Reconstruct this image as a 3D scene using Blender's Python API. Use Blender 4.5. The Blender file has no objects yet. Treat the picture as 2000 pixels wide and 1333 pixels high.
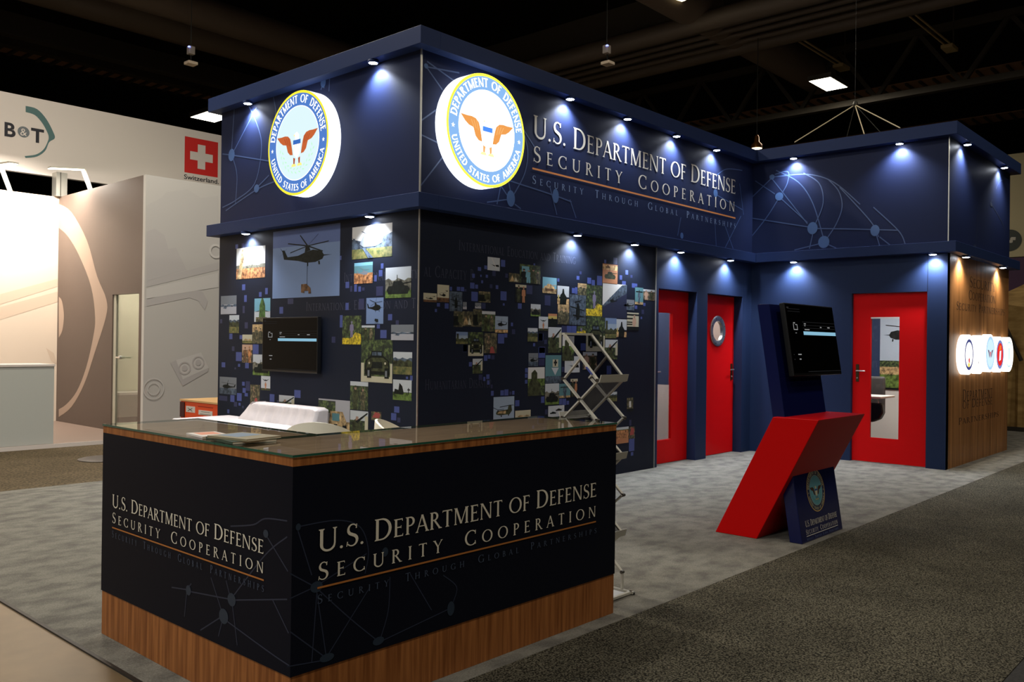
import bpy, math, random
from mathutils import Vector, Matrix

# ------------------------------------------------------------------ camera, world, lights, exposure
SC = bpy.context.scene
COL = SC.collection
CAMH = 1.58
FPX, YAW, PITCH, ROLL = 1704.8, 0.734378, 0.0026995, 0.0125549
_f = Vector((math.cos(PITCH)*math.cos(YAW), math.cos(PITCH)*math.sin(YAW), math.sin(PITCH)))
_r = _f.cross(Vector((0, 0, 1))).normalized()
_u = _r.cross(_f)
CR = math.cos(ROLL)*_r + math.sin(ROLL)*_u
CU = -math.sin(ROLL)*_r + math.cos(ROLL)*_u
CW = _f
cam_d = bpy.data.cameras.new('camera')
cam = bpy.data.objects.new('camera', cam_d)
COL.objects.link(cam)
cam_d.sensor_width = 36.0
cam_d.lens = FPX/2000*36
cam_d.clip_end = 300
m = Matrix.Identity(4)
for i in range(3):
    m[i][0], m[i][1], m[i][2] = CR[i], CU[i], -CW[i]
m[0][3], m[1][3], m[2][3] = 0, 0, CAMH
cam.matrix_world = m
SC.camera = cam

SC.view_settings.view_transform = 'Standard'
SC.view_settings.look = 'None'
SC.view_settings.gamma = 1
SC.view_settings.exposure = 0.0
SC.view_settings.use_curve_mapping = False
SC.cycles.max_bounces = 6
SC.cycles.diffuse_bounces = 3
SC.cycles.glossy_bounces = 3
SC.cycles.transmission_bounces = 4
SC.cycles.transparent_max_bounces = 8
SC.cycles.sample_clamp_indirect = 4
SC.cycles.caustics_reflective = False
SC.cycles.caustics_refractive = False

world = bpy.data.worlds.new('world')
SC.world = world
world.use_nodes = True
world.node_tree.nodes['Background'].inputs[0].default_value = (1, .9, .78, 1)
world.node_tree.nodes['Background'].inputs[1].default_value = 0.045

HALL_WATT = 150
HALL_COL = (1, .91, .77)
def area_lamp(name, loc, power, sx, sy, color, direction=(0, 0, -1), parent=None):
    l = bpy.data.lights.new(name, 'AREA')
    l.shape = 'RECTANGLE'; l.size = sx; l.size_y = sy; l.energy = power; l.color = color
    o = bpy.data.objects.new(name, l); COL.objects.link(o)
    o.rotation_euler = Vector(direction).to_track_quat('-Z', 'Y').to_euler()
    o.location = loc
    if parent: o.parent = parent
    return o
# unseen overhead hall lighting outside the picture, bare lamps without fixtures
COOL = (.80, .90, 1)
for hx in (-9, -2, 5, 12):
    for hy in (-8, 0, 7):
        k = {-8: .5, 0: 1.0, 7: 1.2}[hy]*{-9: 2.3, -2: 1.3, 5: .75, 12: .5}[hx]
        area_lamp('unseen_hall_lamp', (hx, hy, 8.6), HALL_WATT*k, 1.1, .6, COOL if hx == -9 else HALL_COL)
for hx, hy, k in ((-3, 11.5, 2.2), (4.5, 11.2, 3.2), (15, -2, .8)):  # further unseen lamps added to brighten the neighbour header, grey wall and tent
    area_lamp('unseen_hall_lamp', (hx, hy, 8.6), HALL_WATT*k, 1.1, .6, HALL_COL)

# ------------------------------------------------------------------ pixel -> world on known planes
def ray(p): return CW + CR*((p[0]-1000)/FPX) - CU*((p[1]-666.5)/FPX)
def onz(p, z):
    d = ray(p); return d*((z-CAMH)/d.z) + Vector((0, 0, CAMH))
def onx(p, x):
    d = ray(p); return d*(x/d.x) + Vector((0, 0, CAMH))
def ony(p, y):
    d = ray(p); return d*(y/d.y) + Vector((0, 0, CAMH))

# ------------------------------------------------------------------ materials
def lin(c):
    out = []
    for v in c[:3]:
        v /= 255
        out.append(v/12.92 if v <= .04045 else ((v+.055)/1.055)**2.4)
    return (*out, 1)
_M = {}
def mat(name, rgb=None, rough=.6, metal=0, emit=0, spec=.5, l=None):
    if name in _M: return _M[name]
    x = bpy.data.materials.new(name); x.use_nodes = True
    b = x.node_tree.nodes['Principled BSDF']
    c = l if l else lin(rgb)
    if len(c) == 3: c = (*c, 1)
    b.inputs['Base Color'].default_value = c
    b.inputs['Roughness'].default_value = rough
    b.inputs['Metallic'].default_value = metal
    b.inputs['Specular IOR Level'].default_value = spec
    if emit:
        b.inputs['Emission Color'].default_value = c
        b.inputs['Emission Strength'].default_value = emit
    _M[name] = x
    return x
def noise_mat(name, c1, c2, scale=8, rough=.8, stretch=(1, 1, 1), detail=4, bump=0, bscale=None, c3=None, lo=.35, hi=.65, spec=.5, fine=None):
    """procedural two-colour noise (optionally with fine speckle and bump)"""
    if name in _M: return _M[name]
    x = bpy.data.materials.new(name); x.use_nodes = True
    nt = x.node_tree; N = nt.nodes; L = nt.links
    b = N['Principled BSDF']
    b.inputs['Roughness'].default_value = rough
    b.inputs['Specular IOR Level'].default_value = spec
    tc = N.new('ShaderNodeTexCoord'); mp = N.new('ShaderNodeMapping')
    mp.inputs['Scale'].default_value = stretch
    L.new(tc.outputs['Object'], mp.inputs[0])
    n = N.new('ShaderNodeTexNoise'); n.inputs['Scale'].default_value = scale; n.inputs['Detail'].default_value = detail
    L.new(mp.outputs[0], n.inputs['Vector'])
    r = N.new('ShaderNodeValToRGB')
    r.color_ramp.elements[0].position = lo; r.color_ramp.elements[0].color = lin(c1)
    r.color_ramp.elements[1].position = hi; r.color_ramp.elements[1].color = lin(c2)
    if c3:
        e = r.color_ramp.elements.new((lo+hi)/2); e.color = lin(c3)
    L.new(n.outputs[0], r.inputs[0])
    col = r.outputs[0]
    if fine:
        n3 = N.new('ShaderNodeTexNoise'); n3.inputs['Scale'].default_value = fine[0]; n3.inputs['Detail'].default_value = 2
        L.new(tc.outputs['Object'], n3.inputs['Vector'])
        mr = N.new('ShaderNodeMapRange'); mr.inputs[1].default_value = .35; mr.inputs[2].default_value = .65
        mr.inputs[3].default_value = 1-fine[1]; mr.inputs[4].default_value = 1+fine[1]
        L.new(n3.outputs[0], mr.inputs[0])
        mx = N.new('ShaderNodeVectorMath'); mx.operation = 'SCALE'
        L.new(col, mx.inputs[0]); L.new(mr.outputs[0], mx.inputs['Scale'])
        col = mx.outputs[0]
    L.new(col, b.inputs['Base Color'])
    if bump:
        n2 = N.new('ShaderNodeTexNoise'); n2.inputs['Scale'].default_value = bscale or scale*6; n2.inputs['Detail'].default_value = 3
        L.new(tc.outputs['Object'], n2.inputs['Vector'])
        bp = N.new('ShaderNodeBump'); bp.inputs['Strength'].default_value = bump; bp.inputs['Distance'].default_value = .01
        L.new(n2.outputs[0], bp.inputs['Height']); L.new(bp.outputs[0], b.inputs['Normal'])
    _M[name] = x
    return x
def glass_mat(name, tint=(1, 1, 1), gloss=1.0):
    if name in _M: return _M[name]
    x = bpy.data.materials.new(name); x.use_nodes = True
    nt = x.node_tree; N = nt.nodes; L = nt.links
    N.remove(N['Principled BSDF'])
    t = N.new('ShaderNodeBsdfTransparent'); t.inputs[0].default_value = (*tint, 1)
    g = N.new('ShaderNodeBsdfGlossy'); g.inputs['Roughness'].default_value = .01
    f = N.new('ShaderNodeFresnel'); f.inputs[0].default_value = 1.5
    mm = N.new('ShaderNodeMath'); mm.operation = 'MULTIPLY'; mm.inputs[1].default_value = gloss
    L.new(f.outputs[0], mm.inputs[0])
    s = N.new('ShaderNodeMixShader')
    L.new(mm.outputs[0], s.inputs[0]); L.new(t.outputs[0], s.inputs[1]); L.new(g.outputs[0], s.inputs[2])
    L.new(s.outputs[0], N['Material Output'].inputs[0])
    _M[name] = x
    return x
def emit_mat(name, rgb, strength):
    if name in _M: return _M[name]
    x = bpy.data.materials.new(name); x.use_nodes = True
    nt = x.node_tree; N = nt.nodes
    N.remove(N['Principled BSDF'])
    e = N.new('ShaderNodeEmission'); e.inputs[0].default_value = lin(rgb); e.inputs[1].default_value = strength
    nt.links.new(e.outputs[0], N['Material Output'].inputs[0])
    _M[name] = x
    return x

NAVY = mat('navy_laminate', l=(.0125, .0185, .054), rough=.5, spec=.1)
NAVYWALL = mat('navy_wall_paint', l=(.014, .025, .066), rough=.5, spec=.15)
NAVYMURAL = mat('navy_mural_print', l=(.0105, .0145, .028), rough=.5, spec=.12)
CORNICE = mat('navy_cornice_paint', l=(.020, .036, .108), rough=.5, spec=.12)
BLACKP = mat('black_counter_panel', l=(.006, .007, .0125), rough=.42, spec=.06)
WOOD = noise_mat('walnut_laminate', (124, 72, 34), (168, 106, 56), 3.0, .45, (14, 14, .7), 5, spec=.25)
WOODTOP_REFLECT = noise_mat('walnut_painted_reflection', (176, 148, 122), (204, 174, 146), 3.0, .4, (1.5, 14, 14), 5)  # paler taupe stands in for hall reflections on the counter top
WOODWALL = noise_mat('oak_veneer_wall', (130, 87, 48), (172, 120, 72), 2.2, .5, (9, 9, .35), 5, spec=.3)
RED = mat('red_gloss_paint', l=(.58, .003, .003), rough=.36, spec=.12)
REDDOOR = mat('red_door_paint', l=(.60, .004, .005), rough=.45, spec=.1)
KBLUE = mat('royal_blue_gloss', l=(.0045, .008, .062), rough=.16, spec=.5)
ALU = mat('brushed_aluminium', (196, 194, 186), .35, .85)
ALUW = mat('pale_painted_aluminium', (205, 202, 190), .4, .2)
STEEL = mat('dark_steel', (110, 108, 102), .3, .9)
CHROME = mat('polished_chrome', (215, 213, 208), .28, .9)
BRASS = mat('dark_bronze', (92, 78, 56), .35, .9)
BLACK = mat('black_plastic', (12, 12, 13), .35)
SCREEN = mat('glossy_black_screen', (5, 5, 5), .06, spec=.08)
WHITEP = mat('white_panel_paint', (218, 210, 203), .6)
GREYP = mat('pale_grey_panel', (196, 194, 190), .6)
LETTER = mat('cream_lettering', (200, 193, 178), .65, spec=.2)
GOLD = mat('orange_gold_line', (205, 128, 62), .6)
TAG = mat('slate_lettering', (112, 132, 166), .6)
TAGDARK = mat('dim_slate_lettering', (62, 74, 94), .6)
NET = mat('steel_blue_print', (52, 73, 114), .5)
NETDOT = mat('steel_blue_dot_print', (58, 88, 134), .5)
NETDIM = mat('dim_blue_print', (34, 42, 62), .5)
NETDIMDOT = mat('dim_blue_dot_print', (32, 46, 62), .5)
PIX = mat('periwinkle_print', (62, 76, 138), .5)
PIXDIM = mat('dim_periwinkle_print', (34, 41, 80), .5)
GHOST = mat('ghost_print', (40, 46, 66), .5)
SOFA = noise_mat('white_leather', (192, 184, 184), (204, 196, 196), 6, .5)
CREAM = mat('cream_shell_plastic', (246, 240, 220), .4)
CEIL = mat('black_ceiling_paint', (36, 36, 32), .8)
BEAM = mat('dark_steel_beam', (74, 68, 58), .7)
DUCT = mat('dark_duct_metal', (128, 112, 98), .5)
DECK = mat('rusty_brown_deck', (176, 138, 108), .7)

# ------------------------------------------------------------------ mesh builder
class MB:
    def __init__(s): s.v = []; s.f = []; s.m = []; s.mats = []
    def mi(s, mt):
        if mt not in s.mats: s.mats.append(mt)
        return s.mats.index(mt)
    def face(s, pts, mt):
        n = len(s.v); s.v += [tuple(p) for p in pts]
        s.f.append(tuple(range(n, n+len(pts)))); s.m.append(s.mi(mt)); return s
    def mesh(s, vs, fs, mt):
        n = len(s.v); s.v += [tuple(p) for p in vs]; k = s.mi(mt)
        for f in fs: s.f.append(tuple(i+n for i in f)); s.m.append(k)
        return s
    def box(s, x0, y0, z0, x1, y1, z1, mt):
        x0, x1 = sorted((x0, x1)); y0, y1 = sorted((y0, y1)); z0, z1 = sorted((z0, z1))
        vs = [(x0,y0,z0),(x1,y0,z0),(x1,y1,z0),(x0,y1,z0),(x0,y0,z1),(x1,y0,z1),(x1,y1,z1),(x0,y1,z1)]
        return s.mesh(vs, [(0,3,2,1),(4,5,6,7),(0,1,5,4),(1,2,6,5),(2,3,7,6),(3,0,4,7)], mt)
    def prism(s, a, d, mt):
        """polygon a (3D points) swept by vector d"""
        a = [Vector(p) for p in a]; d = Vector(d); n = len(a)
        vs = a + [p+d for p in a]
        fs = [tuple(range(n))[::-1], tuple(range(n, 2*n))] + [(i, (i+1) % n, n+(i+1) % n, n+i) for i in range(n)]
        return s.mesh(vs, fs, mt)
    def tube(s, pts, r, mt, seg=8, cap=True):
        pts = [Vector(p) for p in pts]; rings = []
        for i, p in enumerate(pts):
            t = (pts[min(i+1, len(pts)-1)]-pts[max(i-1, 0)]).normalized()
            a = Vector((0, 0, 1)) if abs(t.z) < .95 else Vector((1, 0, 0))
            u = t.cross(a).normalized(); w = t.cross(u)
            rr = r[i] if isinstance(r, (list, tuple)) else r
            rings.append([p+rr*(math.cos(q)*u+math.sin(q)*w) for q in [2*math.pi*k/seg for k in range(seg)]])
        vs = [p for g in rings for p in g]
        fs = [(i*seg+k, i*seg+(k+1) % seg, (i+1)*seg+(k+1) % seg, (i+1)*seg+k) for i in range(len(pts)-1) for k in range(seg)]
        if cap: fs += [tuple(range(seg))[::-1], tuple(range((len(pts)-1)*seg, len(pts)*seg))]
        return s.mesh(vs, fs, mt)
    def bar(s, a, b, w, h, mt, up=(0, 0, 1)):
        a, b = Vector(a), Vector(b); t = (b-a).normalized(); up = Vector(up)
        u = t.cross(up).normalized()*w/2; v = u.cross(t).normalized()*h/2
        return s.prism([a-u-v, a+u-v, a+u+v, a-u+v], b-a, mt)
    def lathe(s, prof, c, mt, seg=24, axis='z'):
        """profile [(r, h)] about a vertical axis through c"""
        c = Vector(c); vs = []
        for r, h in prof:
            for k in range(seg):
                q = 2*math.pi*k/seg; a, b = r*math.cos(q), r*math.sin(q)
                vs.append(c+Vector((a, b, h)) if axis == 'z' else c+Vector((h, a, b)) if axis == 'x' else c+Vector((a, h, b)))
        fs = [(i*seg+k, i*seg+(k+1) % seg, (i+1)*seg+(k+1) % seg, (i+1)*seg+k) for i in range(len(prof)-1) for k in range(seg)]
        fs += [tuple(range(seg))[::-1], tuple(range((len(prof)-1)*seg, len(prof)*seg))]
        return s.mesh(vs, fs, mt)
    def build(s, name, parent=None, smooth=False, bevel=0, label=None):
        me = bpy.data.meshes.new(name)
        me.from_pydata(s.v, [], s.f)
        for mt in s.mats: me.materials.append(mt)
        me.polygons.foreach_set('material_index', s.m)
        if smooth:
            me.polygons.foreach_set('use_smooth', [True]*len(s.f))
            me.set_sharp_from_angle(angle=math.radians(40))
        me.update()
        o = bpy.data.objects.new(name, me); COL.objects.link(o)
        if parent:
            o.parent = parent
            if parent.type == 'EMPTY' and not parent.get('_local'): o.matrix_parent_inverse = Matrix.Translation(-root_loc(parent))
        if bevel:
            b = o.modifiers.new('edge', 'BEVEL'); b.width = bevel; b.segments = 2; b.limit_method = 'ANGLE'
        if label: o['label'] = label
        return o
def root_loc(o):
    p = Vector((0, 0, 0))
    while o:
        if o.type == 'EMPTY': p += Vector(o.location)
        o = o.parent
    return p
def thing(name, label, cat, loc=(0, 0, 0), group=None, rotz=None):
    o = bpy.data.objects.new(name, None); COL.objects.link(o)
    o.location = loc; o.empty_display_size = .1
    if rotz is not None: o.rotation_euler = (0, 0, rotz); o['_local'] = 1
    return tag(o, label, cat, group)
def tag(o, label, cat, group=None, kind=None):
    o['label'] = label; o['category'] = cat
    if group: o['group'] = group
    if kind: o['kind'] = kind
    return o
def struct(o, label=None):
    o['kind'] = 'structure'
    if label: o['label'] = label
    return o

class Frame:
    """a flat surface: origin, right, up; normal points to the viewer's side"""
    def __init__(s, o, r, u): s.o = Vector(o); s.r = Vector(r).normalized(); s.u = Vector(u).normalized(); s.n = s.r.cross(s.u)
    def p(s, u, v, d=0): return s.o + s.r*u + s.u*v + s.n*d
    def uv(s, P): q = Vector(P)-s.o; return q.dot(s.r), q.dot(s.u)
    def px(s, p):
        d = ray(p); c = Vector((0, 0, CAMH)); t = (s.o-c).dot(s.n)/d.dot(s.n)
        return s.uv(c+d*t)

# ------------------------------------------------------------------ lettering: thick-and-thin roman capitals built from pen strokes
T, TH = .125, .062
def strip(pts, w):
    P = [Vector((p[0], p[1])) for p in pts]; n = len(P); A = []; B = []
    for i in range(n):
        t = (P[min(i+1, n-1)]-P[max(i-1, 0)])
        if t.length < 1e-9: t = Vector((1, 0))
        t.normalize(); nn = Vector((-t.y, t.x))
        ww = w(i/(n-1)) if callable(w) else w
        A.append(P[i]+nn*ww/2); B.append(P[i]-nn*ww/2)
    return [[A[i], A[i+1], B[i+1], B[i]] for i in range(n-1)]
def arcp(cx, cy, rx, ry, a0, a1, n=14):
    return [(cx+rx*math.cos(math.radians(a0+(a1-a0)*i/n)), cy+ry*math.sin(math.radians(a0+(a1-a0)*i/n))) for i in range(n+1)]
def wv(a0, a1, mx=1.0):
    return lambda t: TH*.85+(T*1.08-TH*.85)*abs(math.cos(math.radians(a0+(a1-a0)*t)))**1.3*mx
def R(x0, y0, x1, y1): return [[(x0, y0), (x1, y0), (x1, y1), (x0, y1)]]
def serif(xl, xr, y, up):
    s = .055; k = 1 if up else -1
    return [[(xl-s, y), (xr+s, y), (xr+s, y+k*.022), (xr, y+k*.07), (xl, y+k*.07), (xl-s, y+k*.022)]]
def stem(x, w=None, b=True, t=True, y0=0, y1=1):
    w = w or T; o = R(x, y0, x+w, y1)
    if b: o += serif(x, x+w, y0, True)
    if t: o += serif(x, x+w, y1, False)
    return o
def diag(x0, y0, x1, y1, w): return [[(x0-w/2, y0), (x0+w/2, y0), (x1+w/2, y1), (x1-w/2, y1)]]
def arm(x0, x1, y, up=0, ln=.09):
    o = R(x0, y-TH/2, x1, y+TH/2)
    if up: o += [[(x1-.035, y), (x1+.005, y+up*ln*1.3), (x1+.03, y+up*ln*1.3), (x1+.02, y-up*TH/2), (x1-.03, y-up*TH/2)]]
    return o
def glyph(c):
    h = TH/2
    if c == 'A': return diag(.06, 0, .36, 1, TH)+diag(.67, 0, .36, 1, T)+R(.17, .32, .56, .32+TH*.9)+serif(.03, .09, 0, True)+serif(.61, .73, 0, True), .74
    if c == 'B': return stem(.09)+strip([(.15, 1-h), (.28, 1-h)]+arcp(.28, .745, .19, .255-h, 90, -90)+[(.15, .49+h)], lambda t: TH+(T-TH)*math.sin(math.pi*t)**2)+strip([(.15, .53), (.3, .53)]+arcp(.3, .265, .24, .265-h, 90, -90)+[(.15, h)], lambda t: TH+(T-TH)*math.sin(math.pi*t)**2), .62
    if c == 'C': return strip(arcp(.47, .5, .4, .5-h+.01, 48, 312, 22), wv(48, 312))+[[(.70, .72), (.74, .98), (.77, .98), (.76, .72)], [(.70, .28), (.75, .04), (.78, .04), (.76, .28)]], .82
    if c == 'D': return stem(.09)+strip([(.15, 1-h), (.34, 1-h)]+arcp(.34, .5, .4, .5-h, 90, -90, 18)+[(.15, h)], lambda t: TH+(T*1.1-TH)*math.sin(math.pi*t)**2), .84
    if c == 'E': return stem(.09)+arm(.15, .5, 1-h, -1)+arm(.15, .44, .52)+arm(.15, .53, h, 1)+R(.42, .45, .45, .61), .6
    if c == 'F': return stem(.09)+arm(.15, .5, 1-h, -1)+arm(.15, .44, .51)+R(.42, .44, .45, .6), .57
    if c == 'G': return strip(arcp(.47, .5, .4, .5-h+.01, 48, 318, 22), wv(48, 318))+[[(.70, .72), (.74, .98), (.77, .98), (.76, .72)]]+R(.71, .03, .71+T, .42)+serif(.71, .71+T, .42, False), .9
    if c == 'H': return stem(.09)+stem(.66)+R(.15, .5-h, .7, .5+h), .88
    if c == 'I': return stem(.09), .31
    if c == 'L': return stem(.09)+arm(.15, .52, h, 1), .57
    if c == 'M': return stem(.1, TH*1.1)+diag(.17, 1, .5, .03, T)+diag(.82, 1, .5, .03, TH)+stem(.80)+serif(.1, .2, 1, False), 1.02
    if c == 'N': return stem(.09, TH*1.1)+diag(.15, 1, .73, 0, T)+stem(.71, TH*1.1, b=False), .88
    if c == 'O': return strip(arcp(.47, .5, .4, .5-h+.01, 0, 360, 30), wv(0, 360)), .94
    if c == 'P': return stem(.09)+strip([(.15, 1-h), (.28, 1-h)]+arcp(.28, .73, .22, .27-h, 90, -90)+[(.15, .46+h)], lambda t: TH+(T-TH)*math.sin(math.pi*t)**2), .58
    if c == 'R': return stem(.09)+strip([(.15, 1-h), (.28, 1-h)]+arcp(.28, .75, .2, .25-h, 90, -90)+[(.15, .5+h)], lambda t: TH+(T-TH)*math.sin(math.pi*t)**2)+diag(.66, 0, .33, .5, T)+serif(.62, .72, 0, True), .72
    if c == 'S':
        p = arcp(.29, .755, .185, .225, 35, 235, 14)+arcp(.27, .26, .215, .24, 62, -145, 16)
        return strip(p, lambda t: TH*.8+(T*1.1-TH*.8)*math.exp(-((t-.5)/.24)**2))+[[(.42, .78), (.45, .98), (.48, .98), (.47, .78)], [(.06, .24), (.03, .02), (.06, .02), (.10, .22)]], .56
    if c == 'T': return stem(.27, t=False)+arm(.32, .6, 1-h, -1)+R(.05, 1-TH, .32, 1)+[[(.085, 1), (.045, 1-.12), (.02, 1-.12), (.03, 1)]], .66
    if c == 'U': return stem(.09, b=False, y0=.3)+stem(.66, TH*1.1, b=False, y0=.3)+strip([(.09+T/2, .33)]+arcp(.42, .3, .42-.09-T/2, .3-h, 180, 360, 18)+[(.66+TH*.55, .33)], lambda t: T*(1-t)+TH*1.1*t if t < .2 or t > .8 else TH+.03), .83
    if c == 'V': return diag(.08, 1, .38, 0, T)+diag(.68, 1, .38, 0, TH)+serif(.02, .14, 1, False)+serif(.65, .71, 1, False), .75
    if c == 'Y': return diag(.08, 1, .36, .48, T)+diag(.66, 1, .36, .48, TH)+stem(.36-T/2, t=False, y1=.52)+serif(.02, .14, 1, False)+serif(.62, .68, 1, False), .74
    if c == '.': return [[(.09+.065*math.cos(a), .065+.065*math.sin(a)) for a in [k*math.pi/5 for k in range(10)]]], .22
    if c == ',': return [[(.06, .08), (.15, .1), (.15, .02), (.07, -.12)]], .2
    return [], .36
def layout(text, track=.1, small=.8, word=.36):
    """small-caps line: polygons with cap height 1, and its width"""
    x = 0; out = []
    for c in text:
        if c == ' ': x += word+track; continue
        up = c.upper() == c
        k = 1 if up else small
        g, w = glyph(c.upper())
        out += [[(x+p[0]*k, p[1]*k) for p in q] for q in g]
        x += w*k+track
    return out, x-track
def put_text(mb, fr, text, u0, u1, v, cap, mt, track=.1, small=.8, d=.004, word=.36):
    polys, w = layout(text, track, small, word)
    sx = (u1-u0)/w
    for i, q in enumerate(polys): mb.face([fr.p(u0+p[0]*sx, v+p[1]*cap, d+3e-5*(i % 9)) for p in q], mt)
def sans(name, text, fr, u, v, height, mt, parent, d=.002, sx=1.0, spacing=1.0, bold=0.0):
    """plain sans lettering from the built-in typeface, turned into a mesh"""
    cu = bpy.data.curves.new('letters', 'FONT'); cu.body = text; cu.size = height*1.38; cu.space_character = spacing; cu.offset = bold
    o = bpy.data.objects.new('letters', cu); COL.objects.link(o)
    dg = bpy.context.evaluated_depsgraph_get()
    me = bpy.data.meshes.new_from_object(o.evaluated_get(dg))
    mb = MB()
    k = mb.mi(mt)
    mb.v = [tuple(fr.p(u+p.co.x*sx, v+p.co.y, d)) for p in me.vertices]
    mb.f = [tuple(p.vertices) for p in me.polygons]; mb.m = [k]*len(mb.f)
    bpy.data.objects.remove(o); bpy.data.curves.remove(cu); bpy.data.meshes.remove(me)
    return mb.build(name, parent)
def disc(mb, fr, u, v, ru, rv, mt, d, seg=40, hole=0):
    if not hole: mb.face([fr.p(u+ru*math.cos(q), v+rv*math.sin(q), d) for q in [2*math.pi*k/seg for k in range(seg)]], mt)
    else:
        for k in range(seg):
            a, b = 2*math.pi*k/seg, 2*math.pi*(k+1)/seg
            mb.face([fr.p(u+ru*math.cos(a), v+rv*math.sin(a), d), fr.p(u+ru*math.cos(b), v+rv*math.sin(b), d),
                     fr.p(u+ru*hole*math.cos(b), v+rv*hole*math.sin(b), d), fr.p(u+ru*hole*math.cos(a), v+rv*hole*math.sin(a), d)], mt)
def line2(mb, fr, pts, w, mt, d):
    for i, q in enumerate(strip(pts, w)): mb.face([fr.p(p[0], p[1], d+1.5e-5*(i % 2)) for p in q], mt)
def smooth_pts(P, n=8):
    out = []
    P = [P[0]]+list(P)+[P[-1]]
    for i in range(1, len(P)-2):
        for k in range(n):
            t = k/n; a, b, c, e = P[i-1], P[i], P[i+1], P[i+2]
            out.append(tuple(.5*((2*b[j])+(-a[j]+c[j])*t+(2*a[j]-5*b[j]+4*c[j]-e[j])*t*t+(-a[j]+3*b[j]-3*c[j]+e[j])*t**3) for j in (0, 1)))
    out.append(tuple(P[-2])); return out

# ------------------------------------------------------------------ floor
XA, YB, XD, YE = 5.49, 6.145, 12.18, 3.40
AEND, EEND = 9.755, 15.38
CONC = noise_mat('polished_concrete', (96, 80, 56), (116, 97, 70), 1.2, .38, (1, 1, 1), 5, bump=.05, bscale=3, spec=.6, fine=(9, .06))
CARP = noise_mat('grey_plush_carpet', (97, 94, 88), (122, 119, 110), 5.0, .95, (1, 1.35, 1), 10, bump=.5, bscale=60, lo=.34, hi=.6, spec=.1, fine=(120, .16))
AISLE = noise_mat('charcoal_loop_carpet', (34, 32, 26), (104, 99, 84), 105, .95, (1, 1, 1), 3, bump=.9, bscale=110, lo=.42, hi=.6, spec=.1, fine=(2.2, .14))
BROWNC = noise_mat('brown_loop_carpet', (62, 54, 40), (102, 89, 69), 40, .95, (1, 1, 1), 3, bump=.8, bscale=60, spec=.1, fine=(1.5, .1))
struct(MB().box(-40, -40, -.2, 60, 60, 0, CONC).build('floor'), 'polished tan concrete hall floor')
struct(MB().box(1.85, 2.87, 0, 16.2, 9.80, .006, CARP).build('floor_carpet_booth'), 'light grey plush carpet under the navy booth')
struct(MB().box(1.85, 1.035, 0, 34, 2.868, .007, AISLE).build('floor_carpet_aisle'), 'dark speckled aisle carpet')
struct(MB().box(1.85, -4, 0, 34, 1.033, .004, noise_mat('black_carpet', (30, 29, 27), (44, 42, 40), 60, .95)).build('floor_carpet_dark'), 'black carpet edge beyond the aisle')
struct(MB().box(-30, 9.802, 0, 34, 13.19, .005, BROWNC).build('floor_carpet_brown'), 'brown aisle carpet behind the booth')
struct(MB().box(16.21, 2.87, 0, 34, 9.79, .005, CARP).build('floor_carpet_far'), 'grey carpet beyond the wooden wall')
struct(MB().box(1.83, 2.85, 0, 1.85, 9.8, .009, mat('black_edge_tape', (28, 27, 25), .5)).build('trim_1'), 'black tape along the carpet edge')

# ------------------------------------------------------------------ navy booth: walls
FA = Frame((XA, 0, 0), (0, -1, 0), (0, 0, 1))
FB = Frame((0, YB, 0), (1, 0, 0), (0, 0, 1))
FD = Frame((XD, 0, 0), (0, -1, 0), (0, 0, 1))
FE = Frame((0, YE, 0), (1, 0, 0), (0, 0, 1))
WT = 4.42
struct(MB().box(XA, YB, 0, XA+.1, AEND, WT, NAVYWALL).build('wall_left'), 'navy side wall of the booth')
BX = 9.53
o1, o2, o3, o4, DH = 9.62, 10.585, 10.87, 11.90, 2.315
w = MB().box(XA+.1, YB, 0, o1, YB+.1, WT, NAVYWALL)
w.box(o1, YB, DH, XD, YB+.1, WT, NAVYWALL).box(o2, YB, 0, o3, YB+.24, DH, NAVYWALL).box(o4, YB, 0, XD, YB+.24, DH, NAVYWALL)
w.box(o1, YB+.1, DH, XD, YB+.24, DH+.3, NAVYWALL)
struct(w.build('wall_middle'), 'long navy wall of the booth with two door openings')
d0, d1, DHD = 3.645, 4.635, 2.335
w = MB().box(XD, YE, 0, XD+.1, d0, WT, NAVYWALL).box(XD, d1, 0, XD+.1, YB, WT, NAVYWALL).box(XD, d0, DHD, XD+.1, d1, WT, NAVYWALL)
w.box(XD-.001, d0-.006, DHD, XD, d0, 2.84, BLACKP)
struct(w.build('wall_right'), 'navy wall of the booth with one red door')
struct(MB().box(XD+.001, YE, 0, EEND, YE+.1, WT, WOODWALL).build('wall_end'), 'wood veneer end wall of the booth')
struct(MB().box(XA+.1, AEND-.1, 0, EEND, AEND, WT, NAVYWALL).build('wall_rear'))
struct(MB().box(EEND-.1, YE+.1, 0, EEND, AEND-.1, WT, NAVYWALL).build('wall_far_end'))
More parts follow.
